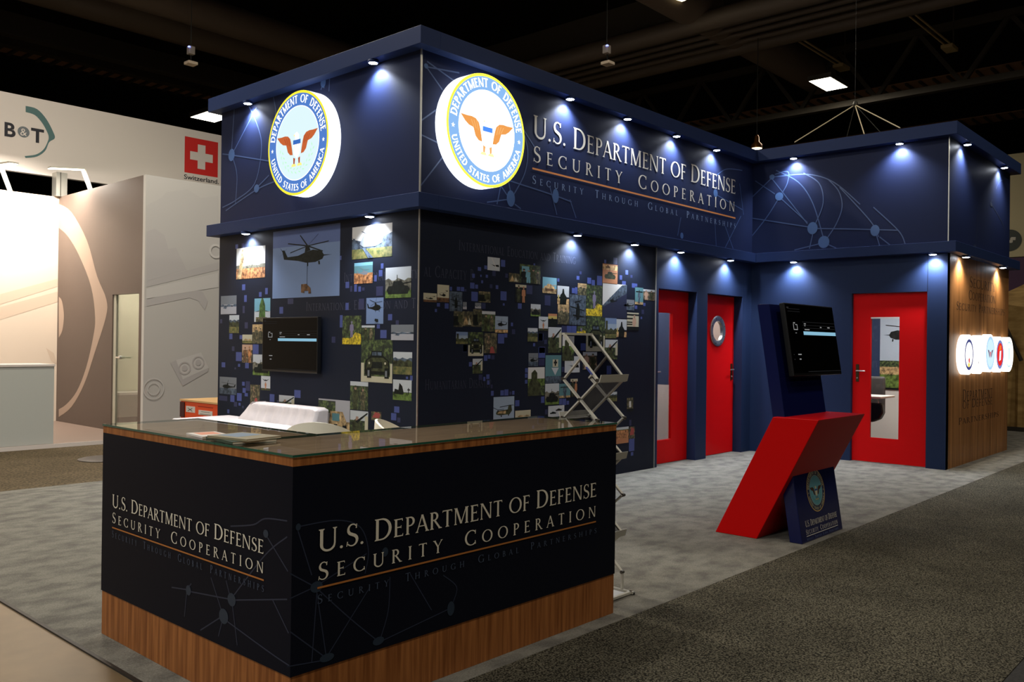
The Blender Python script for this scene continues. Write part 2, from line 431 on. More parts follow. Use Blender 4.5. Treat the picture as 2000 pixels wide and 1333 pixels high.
# overhanging shelves (cornices)
OV = .13
def ring(z0, z1, mt):
    b = MB()
    b.box(XA-OV, YB-OV, z0, XA+.12, AEND+.1, z1, mt).box(XA+.12, YB-OV, z0, XD+.12, YB+.12, z1, mt)
    b.box(XD-OV, YE-OV, z0, XD+.12, YB-OV, z1, mt).box(XD+.12, YE-OV, z0, EEND+.12, YE+.12, z1, mt)
    return b
struct(ring(4.335, 4.50, CORNICE).build('trim_2', bevel=.003), 'upper navy cornice around the booth')
struct(ring(2.83, 2.965, CORNICE).build('trim_3', bevel=.003), 'lower navy cornice around the booth')
struct(MB().box(XA-.012, YB-.012, 0, XA, YB, 2.83, ALU).build('trim_4'), 'thin aluminium strip at the mural corner')
struct(MB().box(BX-.004, YB-.022, 0, BX+.004, YB, 2.83, ALU).build('trim_5'), 'thin aluminium strip beside the first red door')
struct(MB().box(XA-.014, YB-.014, 2.965, XA, YB, 4.335, ALU).build('trim_6'), 'thin aluminium strip at the fascia corner')
struct(MB().box(XD-.012, YE-.012, 2.965, XD, YE, 4.335, ALU).build('trim_7'), 'thin aluminium strip at the end fascia corner')

# ------------------------------------------------------------------ fascia panels with print
def net(mb, fr, lines, dots, lm=None, dm=None, w=.014, d=.0012, px=True):
    lm = lm or NET; dm = dm or NETDOT
    for i, L in enumerate(lines):
        P = [fr.px(p) for p in L] if px else L
        if len(P) > 2: P = smooth_pts(P, 6)
        line2(mb, fr, P, w, lm, d+.0001*(i % 7))
    for i, (x, y, rx, ry) in enumerate(dots):
        c = fr.px((x, y)); e1 = fr.px((x+rx, y)); e2 = fr.px((x, y+ry))
        disc(mb, fr, c[0], c[1], abs(e1[0]-c[0]), abs(e2[1]-c[1]), dm, d+.001+.0001*(i % 5), 20)
FZ0, FZ1 = 2.965, 4.335
FAF = Frame((XA-.004, 0, 0), (0, -1, 0), (0, 0, 1)); FBF = Frame((0, YB-.004, 0), (1, 0, 0), (0, 0, 1))
FDF = Frame((XD-.004, 0, 0), (0, -1, 0), (0, 0, 1)); FEF = Frame((0, YE-.004, 0), (1, 0, 0), (0, 0, 1))

tA = thing('fascia_panel', 'navy fascia panel left of the booth corner with a seal and blue network lines', 'sign panel', (XA-.004, 8, FZ0))
MB().box(XA-.004, YB, FZ0, XA, AEND, FZ1, NAVY).build('panel', tA)
def z3(L): return [(400+x*.3152, 40+y*.3152) for x, y in L]
mb = MB()
net(mb, FAF, [z3([(170, 830), (320, 540)]), z3([(165, 830), (185, 520)]), z3([(170, 835), (398, 872)]), z3([(110, 828), (170, 835)]),
              z3([(255, 490), (330, 660), (352, 800), (310, 1010), (200, 1110), (110, 1160)]), z3([(170, 840), (200, 960), (190, 1140)]),
              z3([(320, 1040), (398, 960)]), z3([(130, 1180), (320, 1050), (430, 1000)]), z3([(420, 450), (440, 560), (430, 640)]),
              z3([(640, 400), (660, 360), (720, 372), (740, 420)]), z3([(720, 430), (750, 345)]), z3([(775, 345), (770, 440)])],
    [(452.5, 303, 6, 12), (400+322*.3152, 40+1042*.3152, 5, 8), (400+735*.3152, 40+385*.3152, 5, 10)])
mb.build('network_print', tA)

tB = thing('fascia_panel', 'navy fascia panel right of the booth corner lettered U.S. Department of Defense Security Cooperation', 'sign panel', (9, YB-.004, FZ0))
MB().box(XA, YB-.004, FZ0, XD, YB, FZ1, NAVY).build('panel', tB)
mb = MB(); put_text(mb, FBF, 'U.S. Department of Defense', 7.09, 11.63, 3.802, .242, LETTER, .05, .84, word=.3); mb.build('title_lettering', tB, label='large cream title lettering')
mb = MB(); put_text(mb, FBF, 'Security Cooperation', 7.10, 11.61, 3.54, .174, LETTER, .40, .82, word=.7); mb.build('subtitle_lettering', tB, label='wide-spaced cream lettering')
mb = MB(); line2(mb, FBF, [(7.09, 3.465), (11.635, 3.452)], .02, GOLD, .0036); mb.build('gold_line', tB, label='thin orange line under the lettering')
mb = MB(); put_text(mb, FBF, 'Security Through Global Partnerships', 7.09, 11.64, 3.302, .09, TAG, .55, .76, word=.9); mb.build('tagline_lettering', tB, label='small slate blue tagline')
def z5(L): return [(810+x*.3, 60+y*.3) for x, y in L]
def z7(L): return [(1220+x*.2551, 180+y*.2551) for x, y in L]
mb = MB()
net(mb, FBF, [z5([(75, 235), (180, 385)]), z5([(75, 235), (290, 275)]), z5([(80, 200), (260, 330)]), z5([(42, 585), (140, 515)]), z5([(42, 678), (145, 728)]),
              z5([(38, 1010), (180, 825)]), z5([(700, 640), (735, 780), (715, 930), (640, 1075)]), z5([(610, 975), (900, 1070), (1020, 1115)]),
              z5([(470, 1118), (600, 1100)]), z5([(560, 1010), (535, 1130)]), z5([(560, 1010), (600, 1070)]), z5([(610, 980), (625, 1060)]), z5([(650, 1130), (690, 1160)]),
              z5([(880, 1020), (925, 1200)]), z5([(1010, 1100), (1050, 1220)]), z5([(705, 640), (800, 790)]),
              z7([(700, 640), (780, 590), (900, 600)]), z7([(690, 780), (900, 900)]), z7([(430, 960), (405, 1100)]), z7([(690, 990), (700, 1180)]),
              z7([(770, 1030), (830, 1200)]), z7([(770, 1190), (890, 950)]), z7([(880, 700), (910, 940)])],
    [(997.5, 388, 8, 16), (1085, 383, 6, 14), (832, 129, 4, 5), (1220+437*.2551, 180+1100*.2551, 3, 6), (1220+695*.2551, 180+775*.2551, 4, 8)])
mb.build('network_print', tB)

tD = thing('fascia_panel', 'navy fascia panel above the single red door, printed with a blue network', 'sign panel', (XD-.004, 5, FZ0))
MB().box(XD-.004, YE, FZ0, XD, YB-.005, FZ1, NAVY).build('panel', tD)
mb = MB()
net(mb, FDF, [z7([(915, 865), (1130, 655)]), z7([(1110, 640), (1400, 1010)]), z7([(1000, 680), (1150, 780)]), z7([(1180, 800), (1400, 1000)]), z7([(1170, 830), (1080, 970), (920, 1170)]),
              z7([(905, 955), (1420, 1035)]), z7([(1450, 1045), (1803, 1050)]), z7([(1160, 600), (1330, 690), (1440, 850), (1520, 1110)]),
              z7([(1150, 630), (1250, 610), (1245, 700), (1195, 790)]), z7([(1140, 650), (1400, 630), (1600, 690), (1803, 860)]), z7([(1370, 620), (1490, 700), (1520, 850), (1460, 1010)]),
              z7([(1560, 670), (1640, 760), (1665, 880), (1620, 1010), (1550, 1120)]), z7([(1300, 1210), (1520, 1155)]), z7([(1440, 1090), (1415, 1200)]), z7([(1540, 1160), (1620, 1195)]), z7([(915, 700), (905, 950)]),
              [(1640, 366), (1700, 432), (1716, 463)], [(1640, 447), (1755, 450)], [(1706, 405), (1755, 451), (1768, 477)], [(1712, 460), (1718, 480)], [(1718, 463), (1740, 480)]],
    [(1522, 384, 8, 8), (1587, 446, 10, 12), (1609, 473, 11, 12), (1508, 346, 5, 5), (1709, 450.5, 9, 11), (1452, 412, 4, 9)])
mb.build('network_print', tD)
tE = thing('fascia_panel', 'dark navy fascia panel above the wood veneer wall', 'sign panel', (13.8, YE-.004, FZ0))
MB().box(XD, YE-.004, FZ0, EEND, YE, FZ1, NAVY).build('panel', tE)
mb = MB(); net(mb, FEF, [[(1934, 395), (1958, 437), (1962, 460)], [(1945, 370), (1952, 355), (1960, 352)], [(1905, 490), (1910, 420)], [(1934, 400), (1938, 390)]], [(1904, 484, 3, 6), (1936, 400, 2, 4)], NETDIM, NETDIM); mb.build('network_print', tE)

# ------------------------------------------------------------------ seals
def seal_palette(lit, gain=1.0):
    if lit:
        hot = gain > 1.5
        E = lambda n, c, s: emit_mat('seal_%s_%d' % (n, gain*100), c, s*gain)
        return dict(rim=E('yellow', (255, 236, 60), 1.1), ring=E('blue', (104, 140, 182) if hot else (82, 126, 202), 1.05), txt=E('white', (255, 255, 255), 1.5), field=E('field', (226, 250, 254), 1.0),
                    wing=E('orange', (184, 122, 62) if hot else (202, 102, 56), 1.0), wing2=E('brown', (190, 138, 82) if hot else (178, 80, 44), 1.0), chief=E('chief', (62, 112, 196), 1.0), stripe=E('pink', (255, 214, 206), 1.3), leaf=E('leaf', (176, 228, 190), 1.3), claw=E('claw', (250, 230, 130), 1.2))
    return dict(rim=mat('kiosk_seal_gold', (196, 160, 92), .5), ring=mat('kiosk_seal_navy', (28, 42, 70), .5), txt=mat('kiosk_seal_cream', (190, 180, 140), .5), field=mat('kiosk_seal_teal', (92, 148, 158), .5),
                wing=mat('kiosk_seal_brown', (70, 48, 36), .5), wing2=mat('kiosk_seal_brown', (70, 48, 36), .5), chief=mat('kiosk_seal_chief', (40, 60, 130), .5), stripe=mat('kiosk_seal_stripe', (208, 190, 170), .5), leaf=mat('kiosk_seal_leaf', (66, 120, 92), .5), claw=mat('kiosk_seal_claw', (190, 160, 80), .5))
def ring_text(mb, fr, cu, cv, text, r, cap, a0, a1, mt, d, inward=False, weight=1.5):
    """capitals along a circle; angles in degrees, clockwise from the top"""
    global T, TH
    keep = (T, TH); T, TH = T*weight, TH*weight*1.2
    items = []; x = 0
    for c in text:
        g, wd = glyph(c) if c != ' ' else ([], .55)
        items.append((g, x, wd)); x += wd+.06
    tot = x-.06
    T, TH = keep
    for g, gx, wd in items:
        for i, q in enumerate(g):
            pts = []
            for p in q:
                ang = math.radians(a0+(a1-a0)*(gx+p[0])/tot)
                rr = r-cap/2+p[1]*cap if not inward else r+cap/2-p[1]*cap
                pts.append(fr.p(cu+rr*math.sin(ang), cv+rr*math.cos(ang), d+3e-5*(i % 9)))
            mb.face(pts, mt)
def seal_face(fr, cu, cv, R_, pal, parent, d0=0.0):
    k = R_*.002 if R_ > .3 else .0004
    mb = MB(); disc(mb, fr, cu, cv, R_, R_, pal['rim'], d0+k, 64); mb.build('gold_rim', parent)
    mb = MB(); disc(mb, fr, cu, cv, R_*.952, R_*.952, pal['ring'], d0+2*k, 64); mb.build('blue_band', parent)
    mb = MB()
    ring_text(mb, fr, cu, cv, 'DEPARTMENT OF DEFENSE', R_*.845, R_*.155, -82, 82, pal['txt'], d0+3*k)
    ring_text(mb, fr, cu, cv, 'UNITED STATES OF AMERICA', R_*.845, R_*.125, 256, 104, pal['txt'], d0+3*k, inward=True)
    for a in (-93.5, 93.5):
        q = math.radians(a); c = (cu+R_*.845*math.sin(q), cv+R_*.845*math.cos(q)); s = R_*.045
        mb.face([fr.p(c[0]+s*(1 if i % 2 == 0 else .4)*math.sin(i*math.pi/5), c[1]+s*(1 if i % 2 == 0 else .4)*math.cos(i*math.pi/5), d0+3*k) for i in range(10)], pal['txt'])
    mb.build('ring_lettering', parent)
    mb = MB(); disc(mb, fr, cu, cv, R_*.715, R_*.715, pal['txt'], d0+3*k, 56); disc(mb, fr, cu, cv, R_*.70, R_*.70, pal['field'], d0+4*k, 56); mb.build('white_field', parent)
    mb = MB()
    P = lambda L, mt, d: mb.face([fr.p(cu+x*R_*1.12, cv+y*R_*1.08, d0+d*k) for x, y in L], mt)
    for s in (-1, 1):
        P([(s*x, y) for x, y in [(.6, .17), (.46, .165), (.36, .17), (.27, .155), (.2, .1), (.17, .02), (.14, -.1), (.12, -.2), (.2, -.19), (.27, -.13), (.3, -.05), (.32, .0), (.42, .02), (.5, .07)]], pal['wing'], 5)
        for j in range(3):
            P([(s*x, y) for x, y in [(.24+.06*j, .12), (.26+.06*j, .12), (.22+.05*j, -.03+.02*j), (.2+.05*j, -.03+.02*j)]], pal['wing2'], 6)
        P([(s*x, y) for x, y in [(.045, -.27), (.1, -.25), (.095, -.36), (.06, -.37)]], pal['wing2'], 6)
        P([(s*x, y) for x, y in [(.03, -.37), (.13, -.36), (.16, -.41), (.02, -.41)]], pal['claw'], 6)
    P([(-.11, .06), (.11, .06), (.11, -.02), (-.11, -.02)], pal['chief'], 6)
    P([(-.11, -.02), (.11, -.02), (.08, -.2), (0, -.27), (-.08, -.2)], pal['txt'], 6)
    for j in range(3): P([(-.075+.06*j, -.02), (-.05+.06*j, -.02), (-.04+.045*j, -.21), (-.055+.045*j, -.21)], pal['stripe'], 7)
    P([(-.05, .06), (.05, .06), (.06, .14), (.0, .2), (-.07, .17), (-.1, .14), (-.06, .12)], pal['txt'], 5)
    P([(-.07, .17), (-.1, .14), (-.06, .12)], pal['claw'], 6)
    mb.build('eagle', parent, label='orange-winged eagle with a striped shield')
    mb = MB()
    for j in range(26):
        a = math.radians(100+160*j/25); r = .53+(.035 if j % 2 else -.035)
        c = (cu+R_*r*math.sin(a), cv+R_*r*math.cos(a)); t = a+(.5 if j % 2 else -.5)
        ux, uy = math.cos(t)*R_*.045, -math.sin(t)*R_*.045
        mb.face([fr.p(c[0]-ux, c[1]-uy, d0+5*k), fr.p(c[0]-uy*.35, c[1]+ux*.35, d0+5*k), fr.p(c[0]+ux, c[1]+uy, d0+5*k), fr.p(c[0]+uy*.35, c[1]-ux*.35, d0+5*k)], pal['leaf'])
    mb.build('laurel_wreath', parent, label='pale green laurel wreath')
DRUM = emit_mat('lightbox_white', (240, 246, 255), 2.6)
def lit_seal(fr, cu, cv, R_, dep, label, gain):
    o = fr.p(cu, cv, 0)
    t = thing('illuminated_seal', label, 'light-up seal', o)
    mb = MB(); seg = 72
    a = [fr.p(cu+R_*math.cos(2*math.pi*k/seg), cv+R_*math.sin(2*math.pi*k/seg), .002) for k in range(seg)]
    b = [p+fr.n*(dep-.002) for p in a]
    mb.mesh(a+b, [(i, (i+1) % seg, seg+(i+1) % seg, seg+i) for i in range(seg)]+[tuple(range(seg, 2*seg))], DRUM)
    mb.build('lightbox_drum', t, smooth=True)
    seal_face(fr, cu, cv, R_, seal_palette(True, gain), t, dep)
    return t
lit_seal(FAF, -7.92, 3.68, .555, .155, 'round glowing eagle seal on the fascia left of the booth corner', 1.0)
lit_seal(FBF, 6.225, 3.68, .558, .155, 'round glowing eagle seal beside the large cream lettering', 1.9)

# ------------------------------------------------------------------ spotlights under the cornices
LENS = emit_mat('spot_lens', (235, 242, 255), 60)
def spotlight(fr, px, z, label, watt=120, col=(.80, .88, 1)):
    u, v = fr.px(px)
    P = fr.p(u, 0, .085); P.z = z
    t = thing('spotlight', label, 'spotlight', P, 'puck spotlights under the cornices')
    MB().lathe([(.03, 0), (.052, 0), (.055, -.006), (.055, -.022), (.046, -.026)], P, CORNICE, 20).build('housing', t, smooth=True)
    MB().lathe([(.044, -.0265), (.03, -.031), (.012, -.033)], P, LENS, 18).build('lens', t, smooth=True)
    l = bpy.data.lights.new('spot_beam', 'SPOT'); l.energy = watt; l.color = col
    l.spot_size = math.radians(128); l.spot_blend = .8; l.shadow_soft_size = .035
    o = bpy.data.objects.new('spot_beam', l); COL.objects.link(o)
    o.parent = t; o.location = (0, 0, -.045)
    o.rotation_euler = (Vector((0, 0, -1))-fr.n*.22).to_track_quat('-Z', 'Y').to_euler()
    return t
ZU, ZL = 4.335, 2.83
fs = lambda fr, d=.085: Frame(fr.p(0, 0, d), fr.r, fr.u)
SA, SB, SD, SE = fs(FA), fs(FB), fs(FD), fs(FE)
def spot_at(frw, frs, px, z, label, watt=120, col=(.80, .88, 1)):
    u, v = frs.px(px)
    class _F: pass
    f = _F(); f.px = lambda q: (u, v); f.p = frw.p; f.n = frw.n
    return spotlight(f, px, z, label, watt, col)
spot_at(FA, SA, (484, 189), ZU, 'small spotlight under the upper cornice left of the seal, above the network dot')
spot_at(FA, SA, (729, 108), ZU, 'small spotlight under the upper cornice between the left seal and the booth corner')
spot_at(FB, SB, (1114, 181), ZU, 'small spotlight above the word Department, next after the right seal')
spot_at(FB, SB, (1226, 220), ZU, 'second small spotlight after the right seal, above the lettering')
spot_at(FB, SB, (1322, 255), ZU, 'third small spotlight after the right seal, above the lettering')
spot_at(FB, SB, (1400, 287), ZU, 'small spotlight above the word Defense, nearest the inner corner')
spot_at(FD, SD, (1550, 297), ZU, 'small spotlight on the upper cornice above the network print, near the inner corner')
spot_at(FD, SD, (1757, 272), ZU, 'small spotlight on the upper cornice above the single red door')
spot_at(FE, SE, (1890, 278), ZU, 'upper cornice spotlight over the dark end fascia, nearer the outer corner')
spot_at(FE, SE, (1962, 329), ZU, 'upper cornice spotlight at the far end of the dark end fascia')
spot_at(FA, SA, (480, 449), ZL, 'lower cornice spotlight above the missile launcher photo')
spot_at(FA, SA, (722, 413), ZL, 'lower cornice spotlight above the grey attack helicopter photo')
spot_at(FB, SB, (1128, 452), ZL, 'lower cornice spotlight over the world map of photos, nearer the corner')
spot_at(FB, SB, (1240, 472), ZL, 'lower cornice spotlight over the right end of the photo map')
spot_at(FB, SB, (1330, 489), ZL, 'lower cornice spotlight above the red door with the tall window')
spot_at(FB, SB, (1427, 506), ZL, 'lower cornice spotlight above the red door with the porthole')
spot_at(FD, SD, (1550, 507), ZL, 'lower cornice spotlight above the leaning kiosk screen')
spot_at(FD, SD, (1822, 494), ZL, 'lower cornice spotlight beside the single red door at the outer corner')
spot_at(FE, SE, (1887, 500), ZL, 'lower cornice spotlight on the wood wall, nearer the navy corner', 55, (1, .88, .68))
spot_at(FE, SE, (1959, 524), ZL, 'lower cornice spotlight at the far end of the wood wall', 55, (1, .88, .68))

# ------------------------------------------------------------------ photo murals
PAL = dict(sky=(150, 176, 206), sky2=(104, 140, 196), deep=(76, 106, 176), haze=(196, 204, 212), white=(222, 220, 216), dark=(22, 26, 26), olive=(58, 62, 40), green=(66, 92, 46), lawn=(88, 110, 52),
           hill=(108, 106, 92), tan=(168, 142, 102), sand=(196, 160, 112), orange=(206, 122, 48), red=(186, 52, 42), brown=(96, 70, 48), skin=(176, 132, 104), grey=(120, 128, 138), slate=(70, 82, 96),
           blackg=(14, 20, 18), yellow=(214, 184, 40), teal=(70, 140, 150), cyan=(92, 178, 206), purple=(128, 118, 160), snow=(176, 176, 186), navy=(30, 40, 76), cream=(206, 198, 160), peach=(214, 164, 128))
def pm(n):
    if n == 'foliage': return noise_mat('print_foliage', (14, 22, 12), (92, 108, 58), 28, .6, c3=(40, 56, 28))
    if n == 'crowd': return noise_mat('print_crowd', (20, 20, 16), (170, 140, 108), 30, .6, c3=(74, 68, 50))
    if n == 'camo': return noise_mat('print_camo', (36, 36, 26), (120, 110, 80), 34, .6, c3=(70, 68, 46))
    if n == 'field': return noise_mat('print_field', (60, 72, 34), (124, 116, 66), 24, .6)
    if n == 'flowers': return noise_mat('print_flowers', (110, 96, 20), (236, 206, 40), 40, .6)
    if n == 'rocks': return noise_mat('print_rocks', (90, 50, 26), (216, 150, 96), 30, .6)
    if n in ('blackg', 'dark', 'olive', 'tan', 'hill', 'lawn', 'green', 'brown', 'slate', 'sand', 'rocksand'):
        b_ = PAL[n]; return noise_mat('print_'+n, tuple(int(v*.45) for v in b_), tuple(min(255, int(v*1.25+8)) for v in b_), 22, .55, detail=5, lo=.3, hi=.7, spec=.2)
    return mat('print_'+n, l=tuple(c*.6+.25*sum(lin(PAL[n])[:3])/3 for c in lin(PAL[n])[:3]), rough=.55, spec=.3)
def heli(cx, cy, s, c, f=1, rot=5):
    q = lambda L: [(cx+f*x*s, cy+y*s) for x, y in L]
    out = [(c, q([(.42, .0), (.36, .1), (.16, .15), (-.04, .1), (-.2, .04), (-.46, .03), (-.54, .2), (-.6, .2), (-.55, -.02), (-.2, -.08), (.0, -.14), (.22, -.14), (.38, -.08)])),
           (c, q([(.1, .14), (.06, .24), (-.02, .24), (-.04, .1)])), (c, q([(.6, .0), (.4, .015), (.4, -.015)])), (c, q([(.02, -.13), (.05, -.13), (.05, -.22), (.02, -.22)])), (c, q([(.28, -.12), (.32, -.12), (.33, -.2), (.29, -.2)]))]
    for a in [8+360/rot*i for i in range(rot)]:
        dx, dy = math.cos(math.radians(a))*.5, math.sin(math.radians(a))*.26+.02
        out.append((c, q([(.02, .235), (.04, .26), (.03+dx, .25+dy+.012), (.02+dx, .25+dy-.012)])))
    for a in (40, 130, 220, 310): out.append((c, q([(-.57, .13), (-.55, .14), (-.565+.14*math.cos(math.radians(a)), .15+.16*math.sin(math.radians(a)))])))
    return out
def tank(cx, cy, s, c):
    q = lambda L: [(cx+x*s, cy+y*s) for x, y in L]
    return [(c, q([(-.5, -.05), (-.42, .1), (.4, .1), (.5, -.02), (.42, -.2), (-.42, -.2)])), (c, q([(-.25, .1), (-.2, .27), (.15, .28), (.28, .1)])), (c, q([(.2, .2), (.62, .24), (.62, .2), (.2, .15)])), (c, q([(-.06, .27), (-.05, .5), (-.03, .5), (-.03, .27)]))]
def man(cx, base, h, body, head='skin'):
    q = lambda L: [(cx+x*h, base+y*h) for x, y in L]
    return [(body, q([(-.13, 0), (-.12, .4), (-.2, .42), (-.17, .78), (0, .84), (.17, .78), (.2, .42), (.12, .4), (.13, 0), (.02, 0), (0, .35), (-.02, 0)])),
            (head, q([(.075*math.cos(a), .91+.09*math.sin(a)) for a in [k*math.pi/5 for k in range(10)]])), (body, q([(-.09, .93), (-.06, 1.01), (.06, 1.01), (.09, .93)]))]
def rect(c, x0, y0, x1, y1): return (c, [(x0, y0), (x1, y0), (x1, y1), (x0, y1)])
def hills(c, y, a, n=8, ph=0.0): return (c, [(0, 0)]+[(i/n, y+a*math.sin(i*1.9+ph)) for i in range(n+1)]+[(1, 0)])
def truck(dark, body):
    o = [(dark, [(.12, .18), (.14, .5), (.3, .62), (.72, .62), (.9, .5), (.92, .18)]), (body, [(.16, .3), (.2, .5), (.34, .58), (.7, .58), (.86, .5), (.88, .3)]), (dark, [(.34, .32), (.36, .48), (.68, .48), (.7, .32)]),
         (dark, [(.3, .6), (.34, .74), (.68, .74), (.72, .6)]), rect('slate', .36, .63, .5, .71), rect('slate', .53, .63, .66, .71), rect(body, .28, .26, .78, .33)]
    for x in (.2, .76):
        o += [('blackg', [(x, .1), (x, .34), (x+.14, .34), (x+.14, .1)]), ('grey', [(x+.02, .14), (x+.02, .28), (x+.08, .28), (x+.08, .14)])]
    o += [(c, [(x+.03*math.cos(a), .45+.03*math.sin(a)) for a in [k*math.pi/4 for k in range(8)]]) for x in (.27, .78) for c in ('cream',)]
    return o
def content(k):
    if k == 'bigheli': return [rect('deep', 0, .72, 1, 1), rect('sky2', 0, 0, 1, .75)]+heli(.52, .58, .62, 'blackg', 1, 7)+[rect('dark', .535, .18, .54, .5), ('brown', [(.45, .07), (.45, .19), (.53, .19), (.59, .13), (.6, .05), (.56, .05), (.56, .09), (.5, .09), (.5, .06)])]
    if k == 'launcher': return [rect('white', 0, .4, 1, 1), hills('hill', .43, .03), rect('rocks', 0, 0, 1, .33), ('tan', [(.03, 0), (.2, .95), (.31, .92), (.17, 0)])]
    if k == 'cobra': return [rect('white', 0, .5, 1, 1), ('slate', [(0, .3), (0, .62), (.2, .55), (.6, .5), (.85, .66), (1, .72), (1, .2)]), rect('field', 0, 0, 1, .3)]+heli(.45, .5, .72, 'slate', 1, 3)+[('grey', [(.2, .45), (.3, .72), (.46, .75), (.6, .55), (.78, .45), (.6, .35), (.3, .35)]), ('slate', [(.32, .35), (.55, .0), (.42, 0), (.28, .3)])]
    if k == 'crewheli': return [rect('cyan', 0, .6, 1, 1), rect('teal', 0, .45, 1, .85), rect('rocks', 0, 0, 1, .5)]+heli(.5, .5, .6, 'grey', 1, 3)
    if k == 'tank': return [rect('haze', 0, .5, 1, 1), hills('hill', .6, .05), rect('lawn', 0, 0, 1, .25)]+tank(.5, .3, .9, 'blackg')
    if k == 'tanksky': return [rect('cyan', 0, .3, 1, 1), rect('tan', 0, 0, 1, .3)]+tank(.48, .38, .75, 'sand')+[rect('brown', .2, .15, .8, .3)]
    if k == 'desert': return [rect('orange', 0, 0, 1, 1), rect('sand', 0, .7, 1, .95)]+tank(.5, .4, .75, 'olive')+tank(.35, .85, .3, 'brown')
    if k == 'snow': return [rect('snow', 0, 0, 1, 1), rect('grey', 0, .52, 1, 1), hills('slate', .5, .04)]+[rect('snow', 0, 0, 1, .4), ('slate', [(.15, .33), (.3, .45), (.4, .4), (.35, .28)])]
    if k == 'nose': return [rect('cyan', 0, .45, 1, 1), rect('haze', 0, 0, 1, .45), ('green', [(.3, .2), (.33, .7), (.45, 1), (.55, 1), (.68, .7), (.7, .2)]), ('dark', [(0, .42), (.3, .48), (.3, .44)]), ('dark', [(1, .42), (.7, .48), (.7, .44)]), rect('camo', .1, 0, .8, .2)]
    if k == 'land': return [rect('haze', 0, .6, 1, 1), hills('slate', .72, .04), hills('olive', .62, .05, ph=2), rect('field', 0, 0, 1, .35)]
    if k == 'men': return [rect('camo', 0, 0, 1, 1), rect('tan', 0, .6, 1, 1)]+man(.33, 0, .85, 'camo')+man(.7, 0, .8, 'camo')
    if k == 'sand': return [rect('cream', 0, 0, 1, 1), rect('field', 0, 0, 1, .3)]+tank(.35, .4, .4, 'tan')+tank(.75, .4, .35, 'tan')
    if k == 'troops': return [rect('peach', 0, .6, 1, 1), rect('crowd', 0, 0, 1, .7)]+man(.3, .05, .8, 'brown')+man(.72, .0, .9, 'rocks')
    if k == 'gheli': return [rect('grey', 0, 0, 1, 1), rect('slate', 0, 0, 1, .35)]+heli(.5, .45, .75, 'blackg', -1, 4)
    if k == 'dheli': return [rect('slate', 0, 0, 1, 1)]+[('blackg', [(.42, .15), (.38, .45), (.45, .7), (.55, .72), (.64, .45), (.6, .2)]), ('blackg', [(.05, .62), (.9, .5), (.9, .47), (.05, .58)]), ('blackg', [(.48, .7), (.52, .95), (.54, .95), (.52, .7)]), ('blackg', [(.3, .75), (.75, .85), (.75, .83), (.3, .72)]), ('blackg', [(.2, .35), (.85, .3), (.85, .26), (.2, .3)])]
    if k == 'wings': return [rect('haze', 0, 0, 1, 1), ('blackg', [(.1, .82), (.4, .72), (.5, .76), (.6, .72), (.9, .82), (.62, .66), (.38, .66)]), rect('olive', 0, 0, 1, .15)]+man(.5, .1, .5, 'orange')
    if k == 'redman': return [rect('camo', 0, 0, 1, 1)]+man(.35, .2, .7, 'crowd')+[('red', [(.45, 0), (.5, .3), (.7, .34), (.85, 0)])]
    if k == 'gun': return [rect('haze', 0, .55, 1, 1), rect('foliage', 0, 0, 1, .6), ('olive', [(.1, 0), (.12, .5), (.3, .66), (.5, .62), (.6, .3), (.7, 0)]), ('skin', [(.3, .6), (.33, .76), (.46, .76), (.48, .6)]), ('blackg', [(.3, .55), (.95, .95), (.98, .9), (.4, .48)]), rect('cream', .82, .2, 1, .8)]
    if k == 'flower': return [rect('foliage', 0, 0, 1, 1), rect('flowers', 0, 0, 1, .22), ('flowers', [(.45, .2), (.7, .42), (1, .35), (1, 0), (.45, 0)])]+man(.5, .25, .55, 'purple', 'grey')
    if k == 'truck': return [rect('foliage', 0, 0, 1, 1), rect('cream', 0, 0, 1, .14), rect('cream', 0, 0, .1, .45), rect('cream', .93, 0, 1, .45)]+truck('blackg', 'olive')
    if k == 'tantruck': return [rect('snow', 0, .3, 1, 1), rect('foliage', 0, .55, .55, .95), rect('tan', 0, 0, 1, .3), ('tan', [(.35, .1), (.38, .62), (.78, .62), (.9, .3), (.95, .1)]), rect('teal', .45, .3, .68, .55), rect('dark', .5, .02, .62, .2), rect('dark', .78, .02, .9, .18)]
    if k == 'sam': return [rect('haze', 0, .4, 1, 1), rect('lawn', 0, 0, 1, .38), ('blackg', [(.05, .3), (.1, .55), (.3, .5), (.35, .85), (.5, .7), (.58, .4), (.55, .28)]), rect('blackg', .82, .3, .86, .62), rect('blackg', .78, .5, .92, .56)]
    if k == 'squad': return [rect('foliage', 0, 0, 1, 1), rect('haze', 0, .85, 1, 1)]+man(.3, 0, .85, 'olive')+man(.72, 0, .8, 'camo')
    if k == 'redbit': return [rect('camo', 0, 0, 1, 1), ('red', [(.1, .3), (.4, .95), (.9, .8), (.8, .3)])]
    if k == 'jet': return [rect('haze', 0, 0, 1, 1), ('blackg', [(.05, .5), (.5, .42), (.9, .48), (.95, .3), (.6, .32), (.3, .45)]), ('white', [(.3, .95), (.36, .95), (.75, .2), (.68, .2)])]
    if k == 'group': return [rect('foliage', 0, 0, 1, 1), rect('cyan', .1, .6, .45, .9)]+man(.2, .0, .75, 'dark')+man(.42, .02, .72, 'cyan')+man(.65, 0, .8, 'olive')+man(.88, 0, .7, 'camo')
    if k == 'twomen': return [rect('cream', 0, .8, 1, 1), rect('dark', 0, 0, 1, .85)]+man(.3, 0, .95, 'olive')+man(.75, 0, .9, 'orange')
    if k == 'dark': return [rect('camo', 0, 0, 1, 1), rect('blackg', 0, .1, .6, .7), rect('olive', .5, .3, 1, .8)]
    if k == 'bheli': return [rect('sky', 0, .2, 1, 1), rect('sand', 0, 0, 1, .18)]+heli(.5, .5, .7, 'blackg', -1, 4)
